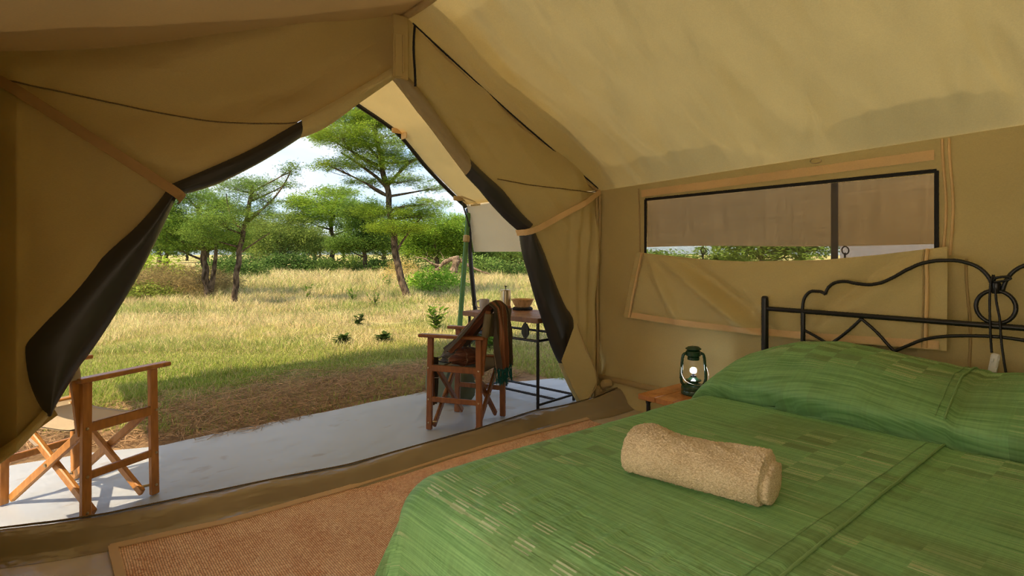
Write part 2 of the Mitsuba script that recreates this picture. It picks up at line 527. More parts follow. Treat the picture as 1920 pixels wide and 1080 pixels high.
tag(add('ceiling', grid(330, 170, roof_right), 'm_canvas_roof', True), 'sloping tan canvas roof of the tent', kind='structure')
add('ceiling__left_slope', grid(110, 60, roof_left), 'm_roof_left_shade', True)
yy = np.linspace(0.01, YB, 40)
add('ceiling__ridge_sleeve', tube(np.stack([yy * 0 + RIDGE[0], yy, RIDGE[1] - 0.018 + 0.006 * np.sin(yy * 7)], -1), 0.024, 10), 'm_hem', True)
# piping along the joint of roof and front gable
p = np.stack([np.linspace(RIDGE[0] + 0.06, -0.03, 40), np.full(40, -0.035), np.linspace(RIDGE[1] - 0.055, 1.80, 40) - 0.012], -1)
p[:, 2] -= 0.02 * np.sin(np.linspace(0, PI, 40))
tag(add('trim_1', tube(p, 0.013, 8), 'm_hem', True), 'rolled canvas piping along the joint of roof and front wall', kind='structure')
add('trim_1__joint_shade', tube(p + [0.0, -0.012, 0.020], 0.006, 6), 'm_black_tape', True)  # black tube drawing the dark shadow line along the roof joint


def wall_left(u, v):
    y = YB * u
    z = 2.13 * v
    return np.stack([XL + 0.02 * N2(y, z, 1.5, 0, 1, 2), y, z], -1)


tag(add('wall_left', join([grid(20, 24, lambda u, v: wall_left(u * 0.36, v)), grid(20, 24, lambda u, v: wall_left(0.97 + u * 0.03, v))]), 'm_canvas', True), 'canvas side wall', kind='structure')
add('wall_left__added_light_panel', grid(40, 24, lambda u, v: wall_left(0.36 + 0.61 * u, v)), 'm_light_panel', True)  # added out of view to carry daylight in and brighten the interior


def wall_back(u, v):
    x = XL * u
    top = np.where(x > RIDGE[0], RIDGE[1] + (1.93 - RIDGE[1]) * (x - RIDGE[0]) / (-RIDGE[0]), RIDGE[1] + (2.11 - RIDGE[1]) * (x - RIDGE[0]) / (XL - RIDGE[0]))
    z = (top + 0.03) * v
    return np.stack([x, YB + 0.02 * N2(x, z, 1.5, 0, 1, 6), z], -1)


tag(add('wall_back', grid(40, 30, wall_back), 'm_canvas_back', True), 'canvas back wall', kind='structure')


def inner_floor(u, v):
    x = XL + 0.02 + (-XL - 0.03) * u
    y = YB + (-YB - 0.12) * v
    return np.stack([x, y, 0.003 + 0.010 * np.clip(N2(x, y, 2.2, 0.5, 2.5, 17), 0, 1)], -1)


tag(add('floor', grid(120, 120, inner_floor), 'm_floor', True), 'shiny beige vinyl groundsheet floor', kind='structure')


def sill_y(x):
    return np.interp(x, [-3.9, -3.65, -3.46, -2.9, -2.38, -1.5, -0.87, -0.34, 0.05], [0.20, 0.10, 0.05, 0.0, -0.07, -0.01, 0.07, 0.0, 0.02])


SP = np.array([(-0.50, 0.004), (-0.47, 0.010), (-0.43, 0.022), (-0.39, 0.052), (-0.355, 0.072), (-0.325, 0.082), (-0.300, 0.084), (-0.285, 0.076), (-0.28, 0.045), (-0.275, 0.003)])


def sill(u, v):
    x = XL + (-XL) * u
    k = v * (len(SP) - 1)
    y = np.interp(k, np.arange(len(SP)), SP[:, 0]) + 0.022
    z = np.interp(k, np.arange(len(SP)), SP[:, 1])
    up = np.clip(z / 0.08, 0, 1)
    z = z * (1 + 0.18 * N2(x, x * 0, 2.5, 0, 1, 3)) + 0.016 * up * N2(x, y * 3, 5, 0.5, 2.5, 7) + 0.05 * np.clip((x + 0.75) / 0.7, 0, 1) ** 2 * up
    return np.stack([x, y + sill_y(x) + 0.016 * up * N2(x, y * 4, 4, 0.2, 3, 9), z], -1)


tag(add('trim_2', grid(260, 28, sill), 'm_sill', True), 'brown vinyl doorway sill of the tent floor', kind='structure')


def lip(u, v):
    x = XL + (-XL) * u
    w = np.interp(x, [-3.9, -3.3, -2.6, -2.0, -1.2, -0.5, 0], [0.10, 0.085, 0.05, 0.03, 0.045, 0.075, 0.09])
    y = -0.262 + sill_y(x) + w * 0.9 * v
    z = 0.088 + 0.012 * N2(x, x * 0, 3, 0, 1, 3) - 0.040 * v + 0.05 * np.clip((x + 0.75) / 0.7, 0, 1) ** 2 + 0.006 * np.sin(PI * v)
    return np.stack([x, y, z], -1)


add('trim_2__lip', grid(160, 7, lip), 'm_sill', True)
xx = np.linspace(XL, -0.02, 120)
add('trim_2__zip', tube(np.stack([xx, -0.272 + sill_y(xx), 0.090 + 0.012 * N2(xx, xx * 0, 3, 0, 1, 3) + 0.05 * np.clip((xx + 0.75) / 0.7, 0, 1) ** 2], -1), 0.0032, 6), 'm_hem_dark', True)


# ------------------------------------------------------------------ front wall: gables and the two tied-back door flaps
def near_edge(x, z, pts):
    """distance from the polyline in the wall's plane"""
    ls = shapely.LineString(pts)
    return shapely.distance(shapely.points(np.stack([x, z], -1)), ls)


EDGE_L = [(-1.953, 2.37), (-2.179, 2.184), (-2.462, 1.957), (-2.572, 1.901), (-2.709, 1.796), (-2.823, 1.716), (-3.027, 1.593), (-3.18, 1.534), (-3.258, 1.34), (-3.344, 1.137), (-3.467, 0.897), (-3.564, 0.739), (-3.656, 0.565), (-3.744, 0.444), (-3.85, 0.33)]
EDGE_R = [(-1.953, 2.37), (-1.731, 2.146), (-1.55, 1.919), (-1.437, 1.781), (-1.218, 1.59), (-0.969, 1.407), (-0.943, 1.27), (-0.81, 0.908), (-0.644, 0.528), (-0.498, 0.281), (-0.347, 0.032)]


def o_left(x, z):
    """the flaps hang a hand's breadth inside the doorway"""
    return -0.05 - 0.10 * np.clip((2.2 - z) * 2, 0, 1) * np.clip((x + 3.86) * 12, 0.2, 1)


def o_right(x, z):
    return -0.03 - 0.11 * np.clip((2.2 - z) * 2, 0, 1) * np.clip(-x * 3, 0, 1)


def y_left(x, z):
    e = near_edge(x, z, EDGE_L)
    th = np.arctan2(2.0 - z, x + 3.95)
    r = np.hypot(x + 3.95, 2.0 - z)
    y = 0.045 * np.sin(th * 9 + 1.0) * np.clip(r, 0, 0.6) + 0.30 * N2(x, z, 1.5, 0.62, 2.8, 40)
    y += 0.09 * N2(x, z, 4.0, 0.75, 3.5, 44) - 0.060 * np.sin((z - 0.62 * x) * 11 + 2.5 * N2(x, z, 1.5, 0, 1, 77)) * np.clip((z - 1.95) * 5, 0, 1) * np.clip((x + 3.7) * 1.5, 0, 1)
    y = y * np.clip(e * 5 - 0.2, 0.0, 1) * np.clip((x + 3.86) * 8, 0.1, 1) + 0.05 * np.clip(1 - e / 0.25, 0, 1)
    return o_left(x, z) + y


def y_right(x, z):
    e = near_edge(x, z, EDGE_R)
    y = 0.14 * N2(x, z, 2.2, -0.75, 2.8, 50) + 0.06 * N2(x, z, 6.0, -0.85, 4.0, 54)
    lo = np.clip((1.70 - z) * 3, 0, 1)
    y += lo * 0.030 * np.sin(x * 40 + 5 * (1.8 - z) * 0.6) * np.clip((x + 0.50) * 3, 0, 1)
    y = y * np.clip(e * 6 - 0.2, 0.0, 1) + 0.045 * np.clip(1 - e / 0.2, 0, 1)
    return o_right(x, z) + y


def cloth(poly, yf, size=0.03, dy=0.0):
    return plate(poly, size, lambda a, b: np.stack([a, yf(a, b) + dy, b], -1))


def roll(inner, edge, of, bulge, n=70, m=26, wrap=1.8, seed=1, wob=0.006, d0=0.0):
    inward = 0.15 if of is o_right else -0.05
    """the turned-back border: from the inner line over a rounded edge and back behind"""
    P3 = lambda q: smoothpath(np.array([(a, 0, b) for a, b in q]), n)[:, [0, 2]]
    I, E = P3(inner), P3(edge)
    t = np.linspace(0, wrap, m)
    out = []
    for k in range(n):
        d = E[k] - I[k]
        w = np.where(t <= 1, 1 - (1 - t) ** 1.6, 1 - 0.35 * (t - 1) ** 1.5)
        P = I[k] + d * w[:, None]
        P[:, 0] += inward * np.clip(t - 1, 0, 1)
        yy = np.where(t <= 1, -bulge * np.sin(PI * np.clip(t, 0, 1) ** 0.8), 0.11 * (t - 1))
        s = k / (n - 1)
        yy = of(P[:, 0], P[:, 1]) - d0 - 0.004 + 0.040 * np.clip(t, 0, 1) ** 3 + yy + wob * np.sin(t * 9 + 5 * s + seed) * np.sin(PI * np.clip(t, 0, 1))
        yy = yy + 0.03 * N2(np.full(m, s * 1.5), t * 1.3, 2.0, 0, 3, seed) * np.sin(PI * np.clip(t, 0, 1))
        out.append(np.stack([P[:, 0], yy, P[:, 1]], -1))
    V = np.array(out)
    return grid(n, m, lambda u, v: V)


SEAM_L = [(-3.85, 1.994), (-3.484, 1.965), (-3.017, 1.94), (-2.67, 1.973), (-2.581, 1.993)]
CL_UP = [(-2.565, 2.002), (-2.702, 1.902), (-2.817, 1.818), (-3.027, 1.69), (-3.21, 1.587)]
CL_LO = [(-3.219, 1.575), (-3.344, 1.388), (-3.467, 1.25), (-3.601, 1.078), (-3.709, 0.923), (-3.749, 0.842), (-3.741, 0.739), (-3.716, 0.633), (-3.675, 0.545)]
SEAM_R = [(-1.181, 1.784), (-0.745, 1.759), (-0.277, 1.757), (-0.01, 1.785)]
CR_UP = [(-1.426, 1.925), (-1.295, 1.813), (-1.167, 1.719), (-0.995, 1.563), (-0.864, 1.47)]
CR_LO = [(-0.868, 1.445), (-0.756, 1.27), (-0.672, 1.106), (-0.528, 0.851), (-0.425, 0.696), (-0.444, 0.549), (-0.528, 0.40)]
inset = lambda q, dx, dz: [(a + dx, b + dz) for a, b in q]
gable_l = [(-1.905, 2.80), (-3.85, 2.115)] + SEAM_L + [(-2.421, 2.10), (-2.178, 2.275), (-1.965, 2.44), (-1.905, 2.44)]
gable_r = [(-1.905, 2.80), (0.0, 1.79)] + SEAM_R[::-1][1:] + [(-1.30, 1.80), (-1.41, 1.93), (-1.532, 2.06), (-1.724, 2.285), (-1.905, 2.44)]
tag(add('wall_front', cloth(gable_l, y_left), 'm_canvas_left_shade', True), 'tan canvas front gable wall above the doorway', kind='structure')
add('wall_front__right_gable', cloth(gable_r, y_right), 'm_canvas', True)
add('wall_front__placket', [rbox(0.105, 0.010, 0.40, 0.003, (-1.948, -0.105, 2.555)), rbox(0.05, 0.010, 0.27, 0.003, (-1.965, -0.112, 2.50)), rbox(0.012, 0.014, 0.24, 0.003, (-1.935, -0.115, 2.515))], 'm_canvas_left_shade')
z = np.linspace(2.33, 2.72, 16)
add('wall_front__zip', tube(np.stack([-1.845 + 0.006 * np.sin(z * 14), z * 0 - 0.10, z], -1), 0.008, 8), 'm_black_tape', True)


def seamline(pts, yf, r=0.0035, dy=-0.004):
    P = smoothpath([(a, 0, b) for a, b in pts], 80)
    P[:, 1] = yf(P[:, 0], P[:, 2]) + dy
    return tube(P, r, 5)


add('wall_front__seam', seamline(SEAM_L, y_left, dy=-0.012), 'm_hem_dark', True)
add('wall_front__seam', seamline(SEAM_R, y_right, dy=-0.012), 'm_hem_dark', True)

flap_l = SEAM_L + [(-2.575, 1.96)] + inset(CL_UP, 0.0, -0.035)[1:] + inset(CL_LO, 0.035, -0.01) + [(-3.744, 0.455), (-3.85, 0.34)]
tag(add('door_1', cloth(flap_l, y_left, dy=-0.008), 'm_canvas_left_shade', True), 'tan canvas door flap tied back in a roll at the left of the doorway', kind='structure')
add('door_1__border', roll(CL_UP, [(-2.572, 1.901), (-2.709, 1.796), (-2.823, 1.716), (-3.027, 1.593), (-3.18, 1.534)], o_left, 0.035), 'm_charcoal', True)
add('door_1__border', roll(CL_LO, [(-3.185, 1.53), (-3.258, 1.34), (-3.344, 1.137), (-3.42, 0.985), (-3.467, 0.897), (-3.53, 0.79), (-3.564, 0.739), (-3.61, 0.65), (-3.656, 0.565)], o_left, 0.06), 'm_charcoal', True)
add('door_1__edge_roll', roll([(-1.953, 2.456), (-2.178, 2.285), (-2.421, 2.11), (-2.572, 2.005)], [(-1.953, 2.37), (-2.179, 2.184), (-2.462, 1.957), (-2.580, 1.898)], o_left, 0.03, d0=0.012), 'm_canvas', True)
add('door_1__edge_roll', roll([(-3.66, 0.62), (-3.744, 0.51), (-3.86, 0.40)], [(-3.645, 0.575), (-3.744, 0.444), (-3.86, 0.32)], o_left, 0.03), 'm_canvas', True)

flap_r = inset(CR_UP, -0.035, -0.03) + inset(CR_LO, -0.035, 0.0) + [(-0.545, 0.375), (-0.48, 0.236), (-0.347, 0.035), (-0.08, 0.06), (-0.012, 0.10), (-0.012, 1.775)] + SEAM_R[::-1][1:] + [(-1.30, 1.81)]
tag(add('door_2', cloth(flap_r, y_right, dy=-0.008), 'm_canvas', True), 'tan canvas door flap tied back in a roll at the right of the doorway', kind='structure')
add('door_2__border', roll(CR_UP, [(-1.444, 1.795), (-1.34, 1.70), (-1.218, 1.59), (-1.09, 1.49), (-0.969, 1.412)], o_right, 0.035), 'm_charcoal', True)
add('door_2__border', roll(CR_LO, [(-0.967, 1.40), (-0.943, 1.27), (-0.875, 1.08), (-0.81, 0.908), (-0.727, 0.715), (-0.644, 0.528), (-0.56, 0.385)], o_right, 0.055), 'm_charcoal', True)
add('door_2__edge_roll', roll([(-1.935, 2.45), (-1.724, 2.285), (-1.532, 2.06), (-1.42, 1.93)], [(-1.953, 2.37), (-1.731, 2.146), (-1.55, 1.919), (-1.445, 1.79)], o_right, 0.03, d0=0.012), 'm_canvas_olive', True)
def corner(a, b):
    return np.stack([a - 0.025, -0.255 - 0.015 * np.sin((a + 0.35) * 9) - 0.025 * N2(a, b, 5, 1.1, 2.5, 8), b], -1)


add('door_2__corner', plate([(-0.470, 0.742), (-0.380, 0.500), (-0.28, 0.322), (-0.262, 0.225), (-0.33, 0.12), (-0.405, 0.055), (-0.522, 0.225), (-0.640, 0.435), (-0.565, 0.56)], 0.025, corner), 'm_canvas', True)
add('door_2__corner_hem', tube(corner(*smoothpath([(-0.468, 0, 0.700), (-0.380, 0, 0.500), (-0.28, 0, 0.322), (-0.262, 0, 0.225), (-0.33, 0, 0.12), (-0.405, 0, 0.055)], 40)[:, [0, 2]].T), 0.006, 6), 'm_hem', True)
add('door_2__edge_roll', roll([(-0.53, 0.42), (-0.44, 0.26), (-0.30, 0.06)], [(-0.562, 0.39), (-0.498, 0.265), (-0.347, 0.034)], o_right, 0.03), 'm_canvas', True)


def strap(a, b, of, edge_pt, w=0.042):
    """webbing strap from the corner to the roll, wrapped round it"""
    P = polypath([a, b], 26)
    y = of(P[:, 0], P[:, 1]) - 0.035 - 0.06 * np.linspace(0, 1, 26) ** 2
    path = [(P[k, 0], y[k], P[k, 1]) for k in range(26)]
    e = np.array(edge_pt)
    path += [(e[0] * 0.5 + b[0] * 0.5, y[-1] - 0.006, e[1] * 0.5 + b[1] * 0.5), (e[0], y[-1] + 0.05, e[1]), (e[0] + 0.002, y[-1] + 0.14, e[1])]
    path = smoothpath(path, 60)
    d = np.array([b[0] - a[0], 0, b[1] - a[1]]); side = np.array([-d[2], 0, d[0]])
    return ribbon(path, side, w, 0.004)


add('door_1__strap', strap((-3.84, 1.985), (-3.24, 1.562), o_left, (-3.170, 1.512), 0.045), 'm_strap', True)
add('door_2__strap', strap((-0.03, 1.775), (-0.87, 1.44), o_right, (-0.985, 1.402), 0.045), 'm_trim', True)
# vertical piping and zip folds in the front right corner
for x0, r in ((-0.075, 0.010), (-0.035, 0.013)):
    z = np.linspace(0.12, 1.74, 30)
    add('door_2__piping', tube(np.stack([x0 - 0.05 * (1 - (z / 1.74)) ** 2, -0.06 - 0.012 * np.sin(z * 5), z], -1), r, 8), 'm_hem', True)
add('door_2__tie_end', [rbox(0.16, 0.05, 0.12, 0.02, (-0.14, -0.16, 0.10), rotz(0.3)), rbox(0.12, 0.05, 0.07, 0.02, (-0.10, -0.20, 0.17), rotz(-0.2))], 'm_hem')

# ------------------------------------------------------------------ the window in the right wall
mat('m_net', {'type': 'blendbsdf', 'weight': 0.30, 'a_null': {'type': 'null'}, 'b_net': {'type': 'twosided', 'bsdf': {'type': 'diffuse', 'reflectance': rgb(0.16, 0.13, 0.09)}}})
tag(add('window_1', grid(2, 2, lambda u, v: np.stack([u * 0 + 0.004, WY0 + (WY1 - WY0) * u, WZ0 - 0.03 + (WZ1 - WZ0 + 0.03) * v], -1)), 'm_net', False), 'long mesh window in the tent side wall', kind='structure')
for a, b in (((WY0, WZ1), (WY1, WZ1 + 0.015)), ((WY0, WZ1), (WY0, WZ0)), ((WY1, WZ1 + 0.015), (WY1 + 0.0, WZ0))):
    P = polypath([a, b], 20)
    path = np.stack([np.full(20, -0.020), P[:, 0], P[:, 1]], -1)
    d = np.array([0, b[0] - a[0], b[1] - a[1]])
    add('window_1__binding', ribbon(path, np.cross(d, [1.0, 0, 0]), 0.020, 0.006), 'm_black_tape', False)


def velcro(u, v):
    y = -0.49 + (-2.42 + 0.49) * u
    z = eave_r(y) - 0.075 + 0.055 * (v - 0.5) - 0.012 * u + 0.006 * N2(y, y * 0, 8, 0, 1, 2)
    return np.stack([wall_x(y, z) - 0.010 + 0.008 * np.sin(y * 52 + 9 * N2(y, z, 3)) * np.clip(1.2 - np.abs(y + 1.4), 0, 1) * v, y, z], -1)


add('window_1__closing_strip', grid(170, 6, velcro), 'm_trim', True)


def inner_flap(u, v):
    """the flap unrolled below the window, sagging at its upper edge"""
    ya, yb = -0.49 + 0.125 * v, -2.49 - 0.0 * v
    y = ya + (yb - ya) * u
    top = np.interp(u, [0, 0.05, 0.31, 0.45, 0.70, 0.84, 1.0], [1.262, 1.250, 1.205, 1.196, 1.211, 1.241, 1.285])
    bot = np.interp(u, [0, 0.3, 0.6, 1.0], [0.735, 0.715, 0.715, 0.745])
    z = top + (bot - top) * v
    d1 = np.exp(-(((y + 0.74 + (1.22 - z) * 1.45) / 0.07) ** 2)) - 0.6 * np.exp(-(((y + 0.90 + (1.22 - z) * 1.45) / 0.08) ** 2))       # slack folds
    d2 = np.exp(-(((y + 2.44 - (1.25 - z) * 1.25) / 0.07) ** 2)) - 0.7 * np.exp(-(((y + 2.28 - (1.25 - z) * 1.1) / 0.08) ** 2)) + 0.5 * np.exp(-(((y + 2.10 - (1.25 - z) * 1.6) / 0.09) ** 2))
    d3 = np.exp(-(((y + 0.62 + (1.22 - z) * 0.55) / 0.045) ** 2))
    e = np.sin(PI * np.clip(v * 0.97, 0, 1)) ** 0.7
    x = -0.075 - 0.02 * v + 0.085 * N2(y, z, 2.0, -1.0, 2.5, 61) - 0.11 * d1 * e - 0.075 * d2 * e - 0.06 * d3 * e + 0.012 * N2(y, z, 7, 0.6, 3, 5) + 0.010 * N2(y, z, 16, 0.9, 5, 6)
    lim = 0.078 + 0.16 * np.clip((y + 1.62) * 5, 0, 1)
    return np.stack([-0.026 - lim * np.tanh(np.maximum(-0.026 - x, 0) / lim), y, z], -1)


add('window_1__flap', grid(150, 46, inner_flap), 'm_canvas', True)


def flap_band(u, v):
    q = inner_flap(0.03 + 0.955 * u, 0.905 + 0.085 * v)
    q[..., 0] -= 0.009
    return q


add('window_1__flap_band', grid(150, 5, flap_band), 'm_trim', True)
for uu in (0.028, 0.958):
    v = np.linspace(0.0, 0.985, 26)
    q = inner_flap(np.full(26, uu), v); q[:, 0] -= 0.010
    add('window_1__zip', tube(q, 0.009, 6), 'm_trim', True)
    q2 = inner_flap(np.full(26, uu + (0.008 if uu < 0.5 else -0.008)), v); q2[:, 0] -= 0.010
    add('window_1__zip', tube(q2, 0.004, 5), 'm_hem', True)
add('window_1__ring', [ring((-0.05, -1.83, eave_r(-1.83) - 0.028), 0.022, 0.0028, (0.9, 0, 0.4), 20, 6, 1.5, 0.75)], 'm_brass', True)
# flap rolled down outside, pole and rings seen through the mesh
def outer_flap(u, v):
    y = -0.42 - 2.10 * u
    z = 1.80 - (1.80 - (1.300 + 0.006 * np.sin(u * 7))) * v
    return np.stack([0.085 + 0.03 * v + 0.05 * N2(y, z, 2.4, 0.8, 2.0, 71), y, z], -1)


mat('m_outer_flap', {'type': 'principledthin', 'base_color': proc(lambda p, n, uv: mi.Color3f(0.66, 0.49, 0.255) * (0.72 + 0.4 * fbm(p.y * 110, p.z * 4, 0, 3) + 0.25 * (noise(p.z * 240, p.y * 6) - 0.5))), 'roughness': 0.9, 'diff_trans': 0.55})
add('window_1__outer_flap', grid(90, 22, outer_flap), 'm_outer_flap', True)
for y in (-0.985, -1.95):
    add('window_1__hook', [ring((0.075, y, 1.268), 0.019, 0.0042, (1, 0.0, 0.15), 18, 6, 1.0, 1.25), tube([(0.07, y, 1.253), (0.07, y, 1.16)], 0.006, 6)], 'm_black_steel', True)
solid('m_pole_grey', (0.085, 0.078, 0.07), 0.5)
tag(add('tent_pole', tube([(0.034, -1.905, 0.0), (0.034, -1.905, 1.80)], 0.020, 10), 'm_pole_grey', True), 'dark upright pole outside the mesh window', 'pole')


def pale_sheet(u, v):
    y = -1.78 - 1.4 * u
    z = 0.1 + 1.75 * v
    return np.stack([0.45 + 0.02 * N2(y, z, 3, 0, 1, 2), y, z], -1)


canvas('m_pale', (0.86, 0.78, 0.66), trans=0.9)
tag(add('canvas_screen', grid(20, 14, pale_sheet), 'm_pale', True), 'pale translucent canvas screen outside the right end of the mesh window', 'screen')

# ------------------------------------------------------------------ awning over the doorway
AY = 2.90
PROF = np.array([(RIDGE[0], 3.42), (-1.40, 3.24), (-0.86, 2.99), (-0.376, 2.747), (0.036, 2.365), (0.64, 1.90)])
PROF_L = np.array([(RIDGE[0] - 1.16 * (x - RIDGE[0]), z) for x, z in PROF])


def awning(pr):
    def fn(u, v):
        y = -0.35 + (AY + 0.35) * u
        x = pr[0, 0] + (pr[-1, 0] - pr[0, 0]) * v
        k = np.abs(x - pr[0, 0]) / abs(pr[-1, 0] - pr[0, 0])
        zo = np.interp(k, np.abs(pr[:, 0] - pr[0, 0]) / abs(pr[-1, 0] - pr[0, 0]), pr[:, 1])
        z = zo - 0.28 * (1 - u) * (1 - k) - 0.03 * np.sin(PI * u) * np.sin(PI * v)
        return np.stack([x, y, z], -1)
    return grid(50, 50, fn)


t = thing('awning', 'tan canvas awning roof stretched out over the doorway', 'awning')
add(t + '__canvas', awning(PROF), 'm_fly', True)
add(t + '__canvas', awning(PROF_L), 'm_fly', True)
for pr in (PROF, PROF_L):
    q = smoothpath(np.stack([pr[:, 0], pr[:, 0] * 0 + AY, pr[:, 1] - 0.03], -1), 40)
    add(t + '__bar', tube(q, 0.026, 8), 'm_black_steel', True)


def valance(u, v):
    y = AY + 0.02 - 2.7 * u
    z = 1.96 - 0.69 * v
    return np.stack([0.64 + 0.13 * v + 0.014 * np.sin(y * 5) * v, y, z], -1)


add(t + '__valance', grid(40, 12, valance), 'm_valance', True)
add(t + '__toggle', [rbox(0.14, 0.03, 0.06, 0.008, (-0.40, AY - 0.04, 2.735), None), rbox(0.014, 0.13, 0.13, 0.004, (-0.34, AY - 0.10, 2.70))], 'm_trim')
add(t + '__toggle', [rbox(0.22, 0.03, 0.06, 0.008, (0.52, AY - 0.05, 1.97)), rbox(0.03, 0.22, 0.05, 0.008, (0.66, AY - 0.20, 1.90)), tube([(0.50, AY - 0.09, 1.99), (0.62, AY - 0.25, 1.93)], 0.015, 6)], 'm_hem')
add(t + '__rope', tube([(0.54, AY - 0.03, 1.97), (0.66, AY - 0.06, 1.60)], 0.010, 6), 'm_black_steel', True)
p = thing('awning_pole', 'black steel pole standing under the corner of the awning', 'pole')
add(p + '__upright', tube(smoothpath([(0.685, AY + 0.02, 1.85), (0.71, AY + 0.02, 1.43), (0.745, AY + 0.02, 1.0), (0.79, AY + 0.02, 0.62), (0.825, AY + 0.02, 0.33), (0.85, AY + 0.02, 0.0)], 20), 0.031, 8), 'm_black_steel', True)
add(p + '__base', lathe([(0.001, 0.22), (0.04, 0.22), (0.09, 0.19), (0.10, 0.1), (0.10, 0.0), (0.001, 0.0)], 16, (0.85, AY + 0.02, 0)), 'm_black_steel', 40)
solid('m_green_paint', (0.070, 0.165, 0.035), 0.55)
p = thing('guy_pole', 'olive green wooden pole leaning beside the black awning pole', 'pole')
add(p + '__shaft', beam((0.665, AY - 0.02, 1.79), (0.50, AY - 0.02, 0.0), 0.058, 0.058, c=0.014), 'm_green_paint')
add(p + '__joint', beam((0.637, AY - 0.02, 1.50), (0.627, AY - 0.02, 1.39), 0.08, 0.08, c=0.02), 'm_hem')


def outer_sheet(u, v):
    x = -4.6 + 4.9 * u
    out = np.interp(x, [-4.6, -3.5, -3.1, -2.8, -2.03, -0.9, 0.3], [1.12, 1.10, 0.95, 1.0, 1.05, 1.13, 0.75]) + 0.05 * N2(x, x * 0, 5, 0, 1, 8)
    y = -0.30 + (out + 0.30) * v
    z = 0.004 + 0.016 * np.clip(N2(x, y, 2.6, 0.6, 2.5, 13) + 0.25, 0, 1) * np.clip((1 - v) * 6, 0, 1) * np.clip((y + 0.1) * 5, 0.2, 1)
    return np.stack([x, y, z], -1)


tag(add('groundsheet', grid(170, 60, outer_sheet), 'm_sheet', True), 'pale grey groundsheet laid on the ground before the doorway', 'groundsheet')

# ------------------------------------------------------------------ rug
def rug_edge_y(x):
    return np.interp(x, [-3.5, -3.04, -2.49, -1.675, -1.18, -0.6], [-0.405, -0.470, -0.475, -0.42, -0.41, -0.43])


def rug(u, v):
    y1 = rug_edge_y(-3.47 + 2.9 * u)
    y = y1 + (-2.6 - y1) * v
    x = -3.475 + 2.9 * u + 0.02 * v
    z = 0.012 + 0.006 * N2(x, y, 3, 0, 1, 5) + 0.012 * np.exp(-v * 60) * np.clip(N2(x, y * 0, 3, 0, 1, 2) + 0.4, 0, 1)
    return np.stack([x, y, z], -1)


r_ = thing('rug', 'coarse orange brown sisal rug on the tent floor beside the bed', 'rug')
add(r_ + '__weave', grid(120, 90, rug), 'm_sisal', True)
solid('m_rug_tape', (0.55, 0.38, 0.22), 0.85, 0.1)
u = np.linspace(0, 1, 120)
q = rug(u, np.full(120, 0.004)); q[:, 2] += 0.006
add(r_ + '__border', ribbon(q, (0, 1.0, 0.15), 0.034, 0.006), 'm_rug_tape', False)
v = np.linspace(0.0, 1, 60)
q = rug(np.full(60, 0.004), v); q[:, 2] += 0.006
add(r_ + '__border', ribbon(q, (1.0, 0, 0), 0.034, 0.006), 'm_rug_tape', False)

# ------------------------------------------------------------------ bed
BX0, BX1, BY0, BY1, BZ = -2.72, -0.10, -3.90, -1.60, 0.50     # the mattress top in plan
RC = 0.10


def pillow_h(x, y):
    Hy = np.interp(y, [-3.95, -3.80, -3.5, -3.1, -2.90, -2.70, -2.60, -2.33, -2.08, -1.91, -1.73, -1.62, -1.55, -1.47], [0.02, 0.15, 0.25, 0.26, 0.235, 0.20, 0.205, 0.24, 0.265, 0.245, 0.185, 0.115, 0.06, 0.0])
    xc = -0.945 + 0.02 * np.sin(y * 6) - 0.05 * np.clip((y + 1.8) * 3, 0, 1)
    a = np.clip((x - xc) / 0.42, 0, 1)
    f = np.sqrt(np.clip(1 - (1 - a) ** 2.4, 0, 1)) * np.clip(1 - 0.28 * np.clip((x + 0.42) / 0.32, 0, 1) ** 2, 0, 1)
    return Hy * f


